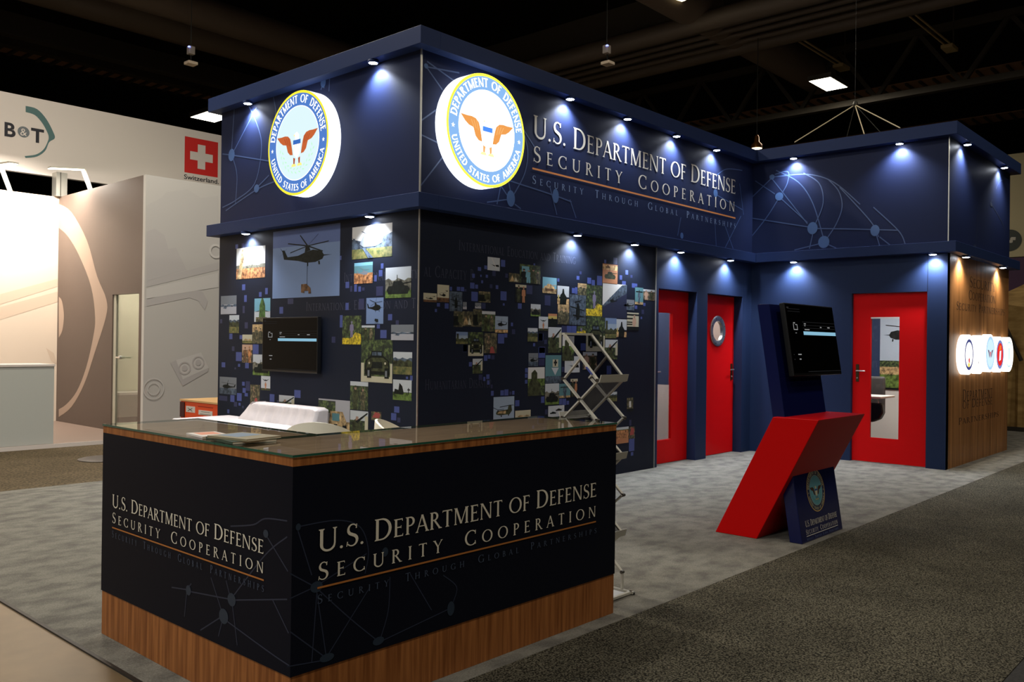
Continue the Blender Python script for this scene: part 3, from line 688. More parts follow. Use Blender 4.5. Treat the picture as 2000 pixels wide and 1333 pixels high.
    if k == 'lheli': return [rect('cream', 0, 0, 1, 1), rect('brown', 0, 0, 1, .25)]+heli(.5, .4, .5, 'blackg', 1, 2)+heli(.8, .65, .2, 'blackg', 1, 2)
    if k == 'minih': return [rect('sky2', 0, 0, 1, 1)]+heli(.52, .62, .78, 'blackg', 1, 5)+[('blackg', [(.5, .12), (.52, .2), (.7, .18), (.72, .08), (.62, .06)])]
    if k == 'diag': return [rect('white', 0, 0, 1, 1), ('slate', [(0, .35), (.8, .98), (1, 1), (1, 0), (0, 0)]), ('navy', [(.0, 0), (.0, .3), (1, .75), (1, 0)])]+heli(.42, .5, .3, 'blackg', -1, 3)
    if k == 'skyman': return [rect('teal', 0, .15, 1, 1), rect('tan', 0, 0, 1, .15)]+man(.5, .05, .8, 'slate', 'slate')+[rect('dark', .1, .72, .9, .78)]
    if k == 'crowd': return [rect('haze', 0, .75, 1, 1), rect('crowd', 0, 0, 1, .8)]+man(.25, .05, .85, 'peach')+man(.7, .0, .9, 'olive')
    if k == 'fence': return [rect('cream', 0, .15, 1, 1), rect('dark', 0, .82, 1, .92), rect('dark', 0, .62, .5, .7), rect('dark', 0, .42, .45, .48), rect('dark', 0, .3, .45, .36)]+man(.62, .0, .85, 'peach')+[rect('blackg', 0, 0, 1, .2)]
    if k == 'sunset': return [rect('orange', 0, .5, 1, 1), rect('yellow', 0, .6, 1, .82), rect('blackg', 0, 0, 1, .6), ('blackg', [(.3, .55), (.45, .7), (.6, .58)])]
    if k == 'silo': return [rect('sky2', 0, .4, 1, 1), rect('sky', 0, .4, 1, .7), rect('olive', .05, .2, .22, .85), hills('olive', .45, .06), rect('field', 0, 0, 1, .2)]
    if k == 'gunner': return [rect('haze', 0, .4, 1, 1), rect('sand', 0, 0, 1, .3), ('blackg', [(.2, 0), (.25, .5), (.4, .62), (.45, .85), (.55, .85), (.6, .6), (.8, .4), (.75, 0)]), rect('yellow', .05, .25, .15, .5)]
    if k == 'ship': return [rect('teal', 0, 0, 1, 1), rect('slate', 0, 0, 1, .25), ('haze', [(.38, .55), (.62, .28), (.85, .55)]), rect('cream', .45, .58, .8, .85), rect('dark', .58, .62, .67, .84), rect('dark', .52, .7, .73, .77)]
    if k == 'lookout': return [rect('white', 0, .55, 1, 1), rect('lawn', 0, .3, 1, .6), rect('foliage', 0, 0, 1, .35), ('olive', [(.0, 0), (.05, .45), (.2, .58), (.2, .8), (.4, .92), (.55, .8), (.55, .55), (.75, .4), (.7, 0)])]
    if k == 'chinook': return [rect('sky', 0, 0, 1, 1), ('olive', [(.12, .33), (.18, .42), (.68, .45), (.72, .6), (.86, .62), (.9, .4), (.78, .24), (.3, .22), (.14, .26)]), ('tan', [(.2, .3), (.25, .38), (.6, .4), (.58, .28)]), ('blackg', [(.0, .57), (.2, .47), (.5, .48), (.5, .46), (.2, .45), (.0, .54)]), ('blackg', [(.3, .58), (.78, .64), (.98, .63), (.98, .61), (.78, .61), (.3, .55)]), rect('blackg', .2, .4, .23, .47), rect('blackg', .35, .15, .4, .22), rect('blackg', .7, .18, .75, .24)]
    if k == 'planes': return [rect('haze', 0, 0, 1, 1)]+tank(.3, .35, .4, 'blackg')+tank(.65, .6, .4, 'blackg')
    if k == 'orangef': return [rect('field', 0, 0, 1, 1), rect('orange', 0, 0, 1, .4), rect('rocks', 0, .3, 1, .8), rect('haze', 0, .85, 1, 1)]
    if k == 'glow': return [rect('camo', 0, 0, 1, 1), rect('white', .35, .3, .65, .75), rect('blackg', 0, 0, 1, .2)]
    if k == 'tents': return [rect('camo', 0, 0, 1, 1), ('tan', [(.1, .1), (.3, .8), (.55, .1)]), ('cream', [(.5, .1), (.65, .6), (.85, .1)])]
    return [rect('grey', 0, 0, 1, 1)]
DESC = dict(bigheli='large photo of a helicopter lifting a vehicle on blue sky', minih='small photo of a helicopter with a hanging load', chinook='photo of a twin-rotor helicopter on pale sky', launcher='photo of a tilted missile launcher', cobra='photo of a grey attack helicopter',
            truck='photo of a military truck in woodland', flower='photo of a camouflaged figure in yellow flowers', diag='photo of a helicopter against a dark slope', desert='photo of an armoured vehicle on orange sand', ship='photo of a hovercraft at sea')
def mural(fr, name_label, loc, prints, pixels, ghosts, panel):
    t = thing('photo_mural', name_label, 'wall graphic', loc)
    panel.build('panel', t)
    for k, x0, y0, x1, y1 in prints:
        a = fr.px((x0, y0)); b = fr.px((x1, y1)); c = fr.px((x0, y1)); e = fr.px((x1, y0))
        u0, u1 = (a[0]+c[0])/2, (b[0]+e[0])/2; v1, v0 = (a[1]+e[1])/2, (b[1]+c[1])/2
        mb = MB()
        for i, (cn, L) in enumerate(content(k)):
            mb.face([fr.p(u0+min(1, max(0, x))*(u1-u0), v0+min(1, max(0, y))*(v1-v0), .001+.00012*i) for x, y in L], pm(cn))
        o = mb.build('photo_print', t)
        if k in DESC: o['label'] = DESC[k]
    mb = MB()
    for i, (x0, y0, x1, y1, dim) in enumerate(pixels):
        a = fr.px((x0, y0)); b = fr.px((x1, y1))
        mb.face([fr.p(a[0], b[1], .0006), fr.p(b[0], b[1], .0006), fr.p(b[0], a[1], .0006), fr.p(a[0], a[1], .0006)], PIXDIM if dim else PIX)
    mb.build('pixel_pattern', t)
    mb = MB()
    for text, p0, p1, cap in ghosts:
        a = fr.px(p0); b = fr.px(p1)
        put_text(mb, fr, text, a[0], b[0], (a[1]+b[1])/2, cap, GHOST, .12, .8, .0004)
    mb.build('ghost_lettering', t, label='faint dark lettering across the wall')
    return t
def zz(ox, oy, k, L): return [(ox+a*k, oy+b*k, ox+c*k, oy+d*k) for a, b, c, d in L]
random.seed(4)
PA = [('launcher', 462, 483, 518, 544), ('bigheli', 533, 445, 664, 581), ('cobra', 688, 440, 766, 504), ('crewheli', 692, 513, 728, 554), ('tank', 753, 522, 803, 582), ('snow', 431.5, 578, 462, 614), ('nose', 497, 583, 528, 629),
      ('land', 448, 616, 467, 651), ('men', 493, 634, 516, 671.5), ('sand', 473.5, 654, 492.6, 671), ('troops', 473, 673.5, 493, 709), ('tank', 494, 693, 527, 733.6), ('gheli', 429, 737, 462, 770.5), ('wings', 510, 735, 528, 763),
      ('redman', 489, 752, 507.5, 790), ('gun', 545, 773, 575, 806), ('minih', 715.5, 582, 749, 633), ('flower', 669, 617, 705.5, 673), ('squad', 706.5, 636, 732, 664), ('snow', 764, 634.6, 808, 665), ('truck', 705.5, 664, 766.6, 747.5),
      ('land', 768, 688, 805, 732), ('sam', 767.6, 742.5, 804, 782.5), ('squad', 684, 746, 719, 801), ('tantruck', 622, 781, 683.4, 840), ('gun', 684, 803, 719, 850), ('redbit', 725, 804.6, 745, 822)]
pa = [(460,478,465,486),(472,476,477,484),(473,556,479,567),(477,577,482,590),(474,598,478,612),(518,563,523,575),(506,571,511,580),(562,584,573,594),(546,600,553,613),(675,551,682,563),(684,559,688,570),(692,556,697,570),(700,560,705,570),(707,562,712,568),
      (731,538,736,550),(740,528,747,540),(735,560,748,578),(744,515,749,525),(675,592,681,606),(701,584,711,605),(664,616,669,640),(758,614,766,626),(773,626,779,636),(743,645,755,661),(736,634,742,642),(648,658,655,670),(448,652,454,663),(468,655,474,663),
      (453,677,458,686),(461,688,472,706),(494,673,505,692),(478,630,484,642),(479,709,486,720),(433,708,440,718),(458,718,461,722),(465,711,469,717),(473,746,478,754),(480,745,488,764),(474,758,480,768),(478,768,484,775),(428,773,444,784),(450,772,458,786),(463,768,472,784),
      (457,785,463,795),(466,787,470,793),(444,800,448,808),(473,793,476,798),(527,770,536,786),(575,762,587,778),(541,782,546,790),(770,794,780,807),(764,807,774,822),(776,816,782,826),(801,734,806,744),(793,736,797,741),(430,624,434,632),(620,452,623,466),(664,500,667,508)]
pixA = [(a, b, c, d, i % 3 == 1) for i, (a, b, c, d) in enumerate(pa)]
FAm = Frame((XA-.008, 0, 0), (0, -1, 0), (0, 0, 1)); FBm = Frame((0, YB-.008, 0), (1, 0, 0), (0, 0, 1))
mural(FAm, 'navy photo mural of helicopters and vehicles behind the white sofa and wall screen', (XA-.008, 8, 0), PA, pixA,
      [('International Education and T', (598, 606), (812, 604), .095), ('International Capacity', (672, 551), (816, 545), .1)],
      MB().box(XA-.008, YB, 0, XA, AEND, 2.83, NAVYMURAL))
Q6 = lambda k, *r: (k, 815+r[0]*.1576, 480+r[1]*.1576, 815+r[2]*.1576, 480+r[3]*.1576)
Q7 = lambda k, *r: (k, 1040+r[0]*.1425, 500+r[1]*.1425, 1040+r[2]*.1425, 500+r[3]*.1425)
Q8 = lambda k, *r: (k, 880+r[0]*.205, 640+r[1]*.205, 880+r[2]*.205, 640+r[3]*.205)
PB = [Q6('lheli', 75, 590, 240, 700), Q6('lheli', 247, 487, 393, 700), Q6('dheli', 400, 572, 557, 815), Q6('jet', 870, 147, 1022, 310), Q6('tents', 1135, 345, 1265, 455), Q6('group', 1268, 240, 1525, 470), Q6('twomen', 1215, 485, 1350, 705),
      Q6('dark', 760, 570, 905, 705), Q6('dark', 450, 815, 560, 1010), Q6('tents', 560, 815, 690, 1000), Q6('dark', 690, 790, 800, 1010), Q6('squad', 800, 815, 965, 1065), Q6('bheli', 963, 877, 1122, 1080), Q6('silo', 480, 1070, 625, 1220),
      Q6('tank', 1405, 727, 1527, 877), Q6('land', 1368, 1023, 1490, 1190), Q6('snow', 565, 700, 612, 790), Q6('snow', 715, 710, 790, 780),
      Q7('tanksky', 137, 297, 330, 515), Q7('gunner', 340, 415, 500, 665), Q7('men', 345, 670, 500, 940), Q7('dheli', 508, 535, 730, 950), Q7('men', 620, 380, 740, 540), Q7('flower', 735, 405, 955, 825), Q7('diag', 960, 385, 1290, 855),
      Q7('desert', 960, 115, 1165, 385), Q7('gheli', 1220, 600, 1395, 745), Q7('skyman', 1405, 435, 1517, 668), Q7('crowd', 1517, 463, 1675, 610), Q7('fence', 1295, 780, 1455, 1020), Q7('wings', 85, 835, 212, 1025), Q7('sunset', 215, 795, 335, 970),
      Q7('gun', 215, 980, 395, 1330), Q7('truck', 735, 830, 990, 1310), Q7('silo', 995, 850, 1150, 1130), Q7('gunner', 1150, 870, 1290, 1115), Q7('flower', 605, 965, 730, 1060), Q7('gun', 995, 1150, 1165, 1420), Q7('lookout', 410, 1100, 570, 1440),
      Q8('truck', 168, 45, 312, 272), Q8('redman', 320, 55, 440, 245), Q8('gun', 210, 298, 303, 440), Q8('gheli', 742, 245, 833, 370), Q8('lookout', 737, 380, 895, 650), Q8('ship', 903, 265, 1053, 530), Q8('tank', 900, 535, 1033, 735),
      Q8('skyman', 1035, 535, 1140, 670), Q8('twomen', 1142, 490, 1210, 660), Q8('jet', 1087, 275, 1230, 430), Q8('crowd', 1260, 235, 1395, 400), Q8('planes', 930, 745, 1083, 850), Q8('chinook', 408, 660, 605, 885), Q8('sand', 615, 790, 762, 880),
      Q8('land', 1500, 615, 1585, 705), Q8('glow', 1680, 670, 1740, 800), Q8('orangef', 1573, 950, 1695, 1105), Q8('redbit', 1700, 945, 1755, 1060)]
pb = zz(815, 480, .1576, [(1037,175,1088,265),(830,245,865,295),(750,265,790,315),(930,310,970,380),(680,347,712,402),(780,360,797,390),(848,360,875,400),(1090,345,1123,400),(792,430,815,468),(655,458,708,535),(717,483,752,535),(897,478,930,530),(972,490,1003,540),(670,570,748,692),(1032,565,1105,682),(1352,490,1425,605),(403,510,430,560),(490,510,532,562),(540,512,580,568),(585,540,608,570),(243,712,280,758),(340,715,388,783),(217,785,243,825),(795,712,845,785),(1247,715,1293,785),(1060,715,1082,745),(1160,955,1185,1000),(1172,1037,1212,1100),(1000,1093,1075,1215),(1080,1090,1115,1140),(567,1230,617,1315),(1500,1090,1555,1185),(1435,1210,1460,1250),(1440,220,1460,290)])
pb += zz(1040, 500, .1425, [(605,275,642,330),(645,212,672,255),(752,297,803,385),(812,330,853,412),(885,272,952,408),(1108,22,1160,120),(983,52,1010,103),(1275,195,1310,260),(1195,265,1228,330),(1343,262,1370,303),(1228,345,1278,430),(1362,375,1405,440),(1405,380,1435,425),(168,540,245,685),(340,308,367,355),(540,440,580,515),(583,430,615,525),(400,960,470,1055),(472,960,535,1055),(538,960,600,1060),(78,1065,145,1165),(160,1150,198,1210),(90,1250,170,1333),(1402,680,1435,730),(1517,645,1548,690),(1495,738,1528,800),(1480,835,1503,868),(660,1200,730,1300)])
pb += zz(880, 640, .205, [(838,190,900,290),(838,298,895,365),(710,388,735,430),(708,440,732,480),(708,500,732,535),(268,450,303,500),(340,448,370,490),(345,505,373,545),(312,472,330,510),(383,545,400,580),(385,605,410,650),(475,600,508,648),(513,592,550,648),(560,612,580,640),(587,605,608,640),(615,695,655,750),(862,660,893,718),(900,782,923,828),(1035,680,1062,735),(1065,680,1100,740),(1105,700,1128,735),(1060,375,1085,425),(1487,365,1530,445),(318,265,350,318),(355,262,380,298),(388,265,418,305),(175,330,203,372),(1700,1065,1750,1175),(1718,1190,1740,1220),(1703,882,1722,935),(118,165,157,232)])
mural(FBm, 'dark navy photo mural arranged like a world map beside the red doors', (7.5, YB-.008, 0), PB, [(a, b, c, d, i % 4 == 3) for i, (a, b, c, d) in enumerate(pb)],
      [('International Education and Training', (896, 488), (1124, 517), .1), ('al Capacity B', (828, 540), (925, 548), .11), ('Humanitarian Disaster', (830, 762), (960, 757), .1)],
      MB().box(XA, YB-.008, 0, BX, YB, 2.83, NAVYMURAL))

# ------------------------------------------------------------------ doors
def lever(fr, u, v, parent, side=1, mt=None):
    mt = mt or BRASS
    mb = MB(); a = fr.p(u-.02, v-.12, 0); b = fr.p(u+.02, v-.12, 0); c = fr.p(u+.02, v+.12, 0); d = fr.p(u-.02, v+.12, 0)
    mb.prism([a, b, c, d], fr.n*.012, mt)
    mb.tube([fr.p(u, v+.03, .01), fr.p(u, v+.03, .05), fr.p(u+side*.03, v+.03, .055), fr.p(u+side*.12, v+.03, .055)], .009, CHROME, 8)
    mb.tube([fr.p(u, v-.07, .01), fr.p(u, v-.07, .02)], .012, CHROME, 10)
    mb.build('door_handle', parent, smooth=True, label='lever handle on a dark backplate')
def slab_with_window(fr, u0, u1, v0, v1, a0, a1, b0, b1, th, mt):
    mb = MB()
    def q(x0, y0, x1, y1): mb.prism([fr.p(x0, y0, -th), fr.p(x1, y0, -th), fr.p(x1, y1, -th), fr.p(x0, y1, -th)], fr.n*th, mt)
    q(u0, v0, a0, v1); q(a1, v0, u1, v1); q(a0, v0, a1, b0); q(a0, b1, a1, v1)
    return mb
PANE = glass_mat('door_glass', (.97, .98, .98), .6)
RY = YB+.135
F1 = Frame((0, RY, 0), (1, 0, 0), (0, 0, 1))
def door_obj(n, label, loc):
    o = bpy.data.objects.new('door_%d' % n, None); COL.objects.link(o); o.location = loc
    o['kind'] = 'structure'; o['label'] = label; return o
# door 1: tall window
D1 = door_obj(1, 'red door with a tall window beside the photo map', (10.1, RY, 0))
a0, _ = F1.px((1286, 612)); a1, bt = F1.px((1314, 612)); _, bb = F1.px((1295, 860))
slab_with_window(F1, o1+.004, o2-.004, .012, DH-.004, a0, a1, bb, bt, .045, REDDOOR).build('door_leaf', D1)
mb = MB(); mb.prism([F1.p(a0, bb, -.028), F1.p(a1, bb, -.028), F1.p(a1, bt, -.028), F1.p(a0, bt, -.028)], F1.n*.006, PANE); mb.build('window_pane', D1)
lever(F1, o1+.07, 1.2, D1, 1)
# door 2: porthole
D2 = door_obj(2, 'red door with a round porthole in the inner corner', (11.4, RY, 0))
pc, pv = F1.px((1401, 647)); pr = .21
mb = MB(); seg = 40
u0, u1, v0, v1 = o3+.004, o4-.004, .012, DH-.004
ang = [2*math.pi*k/seg for k in range(seg)]
def edge(a):
    dx, dy = math.cos(a), math.sin(a); t = 1e9
    if dx > 1e-9: t = min(t, (u1-pc)/dx)
    if dx < -1e-9: t = min(t, (u0-pc)/dx)
    if dy > 1e-9: t = min(t, (v1-pv)/dy)
    if dy < -1e-9: t = min(t, (v0-pv)/dy)
    return pc+dx*t, pv+dy*t
cor = sorted(math.atan2(y-pv, x-pc) % (2*math.pi) for x in (u0, u1) for y in (v0, v1))
ang = sorted(ang+cor)
for i in range(len(ang)):
    a, b = ang[i], ang[(i+1) % len(ang)]
    ea, eb = edge(a), edge(b); ia = (pc+pr*math.cos(a), pv+pr*math.sin(a)); ib = (pc+pr*math.cos(b), pv+pr*math.sin(b))
    mb.face([F1.p(*ia), F1.p(*ea), F1.p(*eb), F1.p(*ib)], REDDOOR)
    mb.face([F1.p(*ia, -.045), F1.p(*ib, -.045), F1.p(*eb, -.045), F1.p(*ea, -.045)], REDDOOR)
    mb.face([F1.p(*ia), F1.p(*ib), F1.p(*ib, -.045), F1.p(*ia, -.045)], REDDOOR)
    mb.face([F1.p(*ea), F1.p(*ea, -.045), F1.p(*eb, -.045), F1.p(*eb)], REDDOOR)
mb.build('door_leaf', D2)
c = F1.p(pc, pv, 0)
mb = MB(); prof = [(.145, .03), (.145, -.012), (.165, -.018), (.21, -.02), (.222, -.012), (.222, -.001)]; seg = 40
vs = [c+Vector((r*math.cos(2*math.pi*k/seg), h, r*math.sin(2*math.pi*k/seg))) for r, h in prof for k in range(seg)]
mb.mesh(vs, [(i*seg+k, i*seg+(k+1) % seg, (i+1)*seg+(k+1) % seg, (i+1)*seg+k) for i in range(len(prof)-1) for k in range(seg)], CHROME)
for k in range(8):
    q = 2*math.pi*(k+.5)/8; mb.lathe([(.008, -.018), (.008, -.024), (.003, -.026)], c+Vector((.19*math.cos(q), 0, .19*math.sin(q))), STEEL, 8, 'y')
mb.build('porthole_frame', D2, smooth=True, label='polished round metal porthole frame')
mb = MB(); mb.face([c+Vector((.146*math.cos(2*math.pi*k/32), .012, .146*math.sin(2*math.pi*k/32))) for k in range(32)], PANE); mb.build('window_pane', D2)
lever(F1, o4-.075, 1.2, D2, -1)
# door 3 in the right wall
F3 = Frame((XD+.05, 0, 0), (0, -1, 0), (0, 0, 1))
D3 = door_obj(3, 'single red door with a tall window left of the wood wall', (XD+.05, 4.1, 0))
a0, bt = F3.px((1701, 620)); a1, _ = F3.px((1757, 621)); _, bb = F3.px((1725, 857))
slab_with_window(F3, -d1+.004, -d0-.004, .014, DHD-.004, a0, a1, bb, bt, .045, REDDOOR).build('door_leaf', D3)
mb = MB(); mb.prism([F3.p(a0, bb, -.028), F3.p(a1, bb, -.028), F3.p(a1, bt, -.028), F3.p(a0, bt, -.028)], F3.n*.006, PANE); mb.build('window_pane', D3)
mb = MB(); mb.prism([F3.p(a0, bt-.02, -.02), F3.p(a1, bt-.02, -.02), F3.p(a1, bt, -.02), F3.p(a0, bt, -.02)], F3.n*.021, WHITEP); mb.build('window_bead', D3)
lever(F3, F3.px((1675, 728))[0], 1.23, D3, 1)

# ------------------------------------------------------------------ rooms behind the doors
INW = mat('interior_white', (206, 202, 198), .6)
INN = mat('interior_navy', l=(.022, .04, .10), rough=.5)
zb = onx((1300, 752), 10.72)[2]
b = MB().box(10.72, YB+.24, 0, 10.78, 8.6, zb, INW).box(10.72, YB+.24, zb, 10.78, 8.6, 2.7, INN)
struct(b.build('wall_partition'), 'navy and white partition seen through the tall door window')
b = MB().box(12.10, YB+.24, 0, 12.16, 8.6, 2.7, mat('interior_beige', (190, 180, 170), .6)).box(9.0, 8.6, 0, 12.16, 8.66, 2.7, INW).box(8.96, YB+.1, 0, 9.0, 8.66, 2.7, INW)
struct(b.build('wall_store'))
struct(MB().box(8.96, YB+.1, 2.7, 12.16, 8.66, 2.76, INW).build('ceiling_store'))
RXB = 15.26
zr = onx((1756, 762), RXB)[2]; ym = onx((1719, 700), RXB)[1]
b = MB().box(RXB, YE+.1, 0, EEND-.1, 7.2, zr, INW).box(RXB, YE+.1, zr, EEND-.1, 7.2, 2.7, INN)
b.box(XD+.1, 7.2, 0, EEND-.1, 7.26, 2.7, INN)
struct(b.build('wall_meeting'), 'navy and white back wall of the meeting room')
struct(MB().box(XD+.16, YE+.1, 2.7, EEND-.1, 7.26, 2.76, INW).build('ceiling_meeting'))
t = thing('wall_picture', 'framed aerial picture of sky, grass and a helicopter inside the meeting room', 'picture', (RXB, 4.6, zr))
FR_ = Frame((RXB-.012, 0, 0), (0, -1, 0), (0, 0, 1))
MB().box(RXB-.012, 3.6, zr+.03, RXB, ym, 2.45, mat('print_paleblue', (168, 182, 200), .5)).build('print', t)
v0 = zr+.03
mb = MB()
hz = onx((1740, 705), RXB)[2]; gz = onx((1740, 717), RXB)[2]; rz = onx((1740, 732), RXB)[2]
for i, (c, y0_, y1_) in enumerate([('foliage', gz, hz), ('tan', rz, gz), ('lawn', v0, rz)]):
    mb.face([FR_.p(-ym, y0_, .001), FR_.p(-3.6, y0_, .001), FR_.p(-3.6, y1_, .001), FR_.p(-ym, y1_, .001)], pm(c))
cx, cz = FR_.px((1752, 655))
for i, (c, L) in enumerate(heli(cx+.10, cz, .55, 'dark', -1, 3)): mb.face([FR_.p(x, y, .002+.0002*i) for x, y in L], pm(c))
mb.build('scenery', t)
MB().box(RXB-.02, 3.6, zr, RXB, ym, zr+.03, BLACK).build('frame_rail', t)
area_lamp('room_lamp', (13.6, 4.6, 2.66), 80, 1.2, 1.2, (1, .95, .88))
area_lamp('room_lamp', (10.0, 7.2, 2.66), 60, .8, .8, (1, .95, .9))
area_lamp('room_lamp', (11.4, 7.0, 2.66), 24, .6, .6, (1, .93, .86))
# chair and table in the meeting room
P = onx((1716, 720), 13.9)
yc = P.y
t = thing('office_chair', 'grey high-backed office chair behind the glazed red door', 'chair', (13.9, yc, 0))
zt = onx((1716, 736), 13.9)[2]
CH = mat('dark_grey_fabric', (72, 70, 70), .8)
yl, yr = onx((1690, 740), 13.9)[1], onx((1730, 740), 13.9)[1]
MB().box(13.85, yr, .55, 13.92, yl, zt, CH).build('backrest', t, bevel=.03)
MB().box(13.9, yr+.3, .45, 14.35, yl+.2, .53, CH).build('seat', t, bevel=.03)
ymid = (yl+yr)/2+.3
MB().tube([(14.1, ymid, .45), (14.1, ymid, .08)], .03, CHROME).build('gas_post', t, smooth=True)
mb = MB()
for k in range(5):
    q = 2*math.pi*k/5; mb.bar((14.1, ymid, .08), (14.1+.3*math.cos(q), ymid+.3*math.sin(q), .05), .04, .03, CHROME); mb.tube([(14.1+.3*math.cos(q), ymid+.3*math.sin(q)-.02, .03), (14.1+.3*math.cos(q), ymid+.3*math.sin(q)+.02, .03)], .03, BLACK, 10)
mb.build('star_base', t)
t = thing('meeting_table', 'white meeting table edge seen through the door window', 'table', (13.3, yl+.2, 0))
yt = onx((1732, 775), 13.25)[1]; ztb = onx((1720, 774), 13.25)[2]
MB().box(13.0, yt, ztb-.03, 13.6, yt+1.4, ztb, INW).build('table_top', t, bevel=.005)
for yy in (yt+.42, yt+1.3): MB().tube([(13.3, yy, ztb-.03), (13.3, yy, .006)], .025, ALUW).build('leg', t, smooth=True)
t = thing('shoulder_bag', 'black bag hanging under the white table behind the glass', 'bag', (13.05, yt+.12, .4))
zb0, zb1 = onx((1725, 826), 13.2)[2], onx((1725, 788), 13.2)[2]
MB().prism([(13.1, yt+.02, zb1), (13.1, yt+.0, zb1-.14), (13.1, yt+.05, zb0+.05), (13.1, yt+.16, zb0), (13.1, yt+.3, zb0+.03), (13.1, yt+.33, zb1-.05), (13.1, yt+.28, zb1)], (.12, 0, 0), mat('black_leather', (22, 22, 24), .25)).build('body', t, bevel=.02)
MB().tube([(13.16, yt+.08, zb1-.02), (13.16, yt+.1, ztb-.04), (13.16, yt+.18, ztb-.032), (13.16, yt+.24, zb1-.02)], .008, CHROME).build('strap', t, smooth=True)

# ------------------------------------------------------------------ end wall: glowing emblems and engraved lines
ED = .09
FEe = Frame((0, YE-ED, 0), (1, 0, 0), (0, 0, 1))
ew = emit_mat('emblem_white', (255, 250, 238), 3.0)
em = lambda n, c: emit_mat('emblem_'+n, c, 1.1)
labels = ['round white light-up emblem with a navy ring, nearest the navy corner', 'plain pale round light-up emblem second from the navy corner', 'largest round light-up emblem with a pale blue eagle', 'round light-up emblem with a red centre', 'pale teal round light-up emblem at the far end']
for i, (px, r) in enumerate([((1892.5, 694), .27), ((1912, 694), .27), ((1930.5, 690), .295), ((1947.5, 694), .265), ((1964, 694), .265)]):
    u = 12.86+.545*i; v = 1.505 if i != 2 else 1.525; r = min(r, .272)
    t = thing('light_up_emblem', labels[i], 'light-up emblem', (u, YE, v), 'glowing round emblems on the wood wall')
    seg = 40; mb = MB()
    a = [FE.p(u+r*math.cos(2*math.pi*k/seg), v+r*math.sin(2*math.pi*k/seg), .001) for k in range(seg)]; bq = [p+FE.n*(ED-.001) for p in a]
    mb.mesh(a+bq, [(k, (k+1) % seg, seg+(k+1) % seg, seg+k) for k in range(seg)]+[tuple(range(seg, 2*seg))], ew); mb.build('lightbox_drum', t, smooth=True)
    mb = MB(); D = .001
    if i == 0:
        disc(mb, FEe, u, v, .21, .21, em('navy', (70, 76, 130)), D, 40, .8)
        mb.face([FEe.p(u-.05, v-.02, D), FEe.p(u+.0, v-.06, D), FEe.p(u+.05, v-.0, D), FEe.p(u+.04, v-.11, D), FEe.p(u-.01, v-.11, D)], em('red', (214, 60, 60)))
        disc(mb, FEe, u, v-.14, .06, .03, em('yellow', (236, 216, 110)), D)
    elif i == 1:
        disc(mb, FEe, u, v, .21, .21, em('pale', (238, 236, 240)), D, 40, .95)
        for dx in (-.07, .05): disc(mb, FEe, u+dx, v-.11, .018, .018, em('greydot', (150, 150, 160)), D, 10)
    elif i == 2:
        disc(mb, FEe, u, v, .24, .24, em('navy', (70, 76, 130)), D, 40); disc(mb, FEe, u, v, .235, .235, em('lightblue', (176, 216, 246)), D*1.4, 40)
        disc(mb, FEe, u, v, .2, .2, em('paleblue', (206, 236, 252)), D*1.8, 40)
        for s in (-1, 1): mb.face([FEe.p(u+s*x, v+y, D*2.4) for x, y in [(.15, .05), (.07, .04), (.03, -.04), (.05, -.07), (.1, -.0)]], em('brown', (110, 80, 100)))
        mb.face([FEe.p(u+x, v+y, D*2.4) for x, y in [(-.03, .02), (.03, .02), (0, -.08)]], em('red', (214, 60, 60)))
    elif i == 3:
        disc(mb, FEe, u, v, .215, .215, em('bluegrey', (120, 130, 190)), D, 40); disc(mb, FEe, u, v, .17, .17, em('crimson', (226, 44, 40)), D*1.6, 40)
        mb.face([FEe.p(u+x, v+y, D*2.2) for x, y in [(-.06, -.1), (-.03, .05), (.07, .06), (.05, -.08)]], em('pale', (238, 236, 240)))
        mb.face([FEe.p(u+x, v+y, D*2.2) for x, y in [(-.07, .06), (-.03, .14), (.06, .13), (.07, .07)]], em('orange', (240, 120, 50)))
    else:
        disc(mb, FEe, u, v, .2, .2, em('tealring', (190, 226, 232)), D, 40, .86)
        mb.face([FEe.p(u+x, v+y, D) for x, y in [(-.07, .1), (.07, .1), (.05, -.06), (0, -.12), (-.05, -.06)]], em('palecyan', (216, 240, 240)))
    mb.build('emblem_print', t)
ENG = mat('engraved_wood', (70, 44, 24), .7)
t = thing('engraved_lettering', 'dark engraved lettering on the wood wall above and below the glowing emblems', 'lettering', (13.8, YE, 2))
mb = MB()
for text, a, bq, cap in [('Security', (1894, 562), (1944, 570), .15), ('Cooperation', (1892, 589), (1944, 590), .13), ('Security Partnerships', (1868, 608), (1962, 614), .11)]:
    p, q = FE.px(a), FE.px(bq); put_text(mb, FE, text, p[0], q[0], (p[1]+q[1])/2, cap, ENG, .1, .85, .001)
mb.build('upper_lines', t)
mb = MB()
for text, a, bq, cap in [('Department', (1880, 783), (1938, 778), .16), ('of Defense', (1880, 798), (1938, 791), .12), ('Partnerships', (1872, 828), (1950, 816), .09)]:
    p, q = FE.px(a), FE.px(bq); put_text(mb, FE, text, p[0], q[0], (p[1]+q[1])/2, cap, ENG, .1, .85, .001)
mb.build('lower_lines', t)

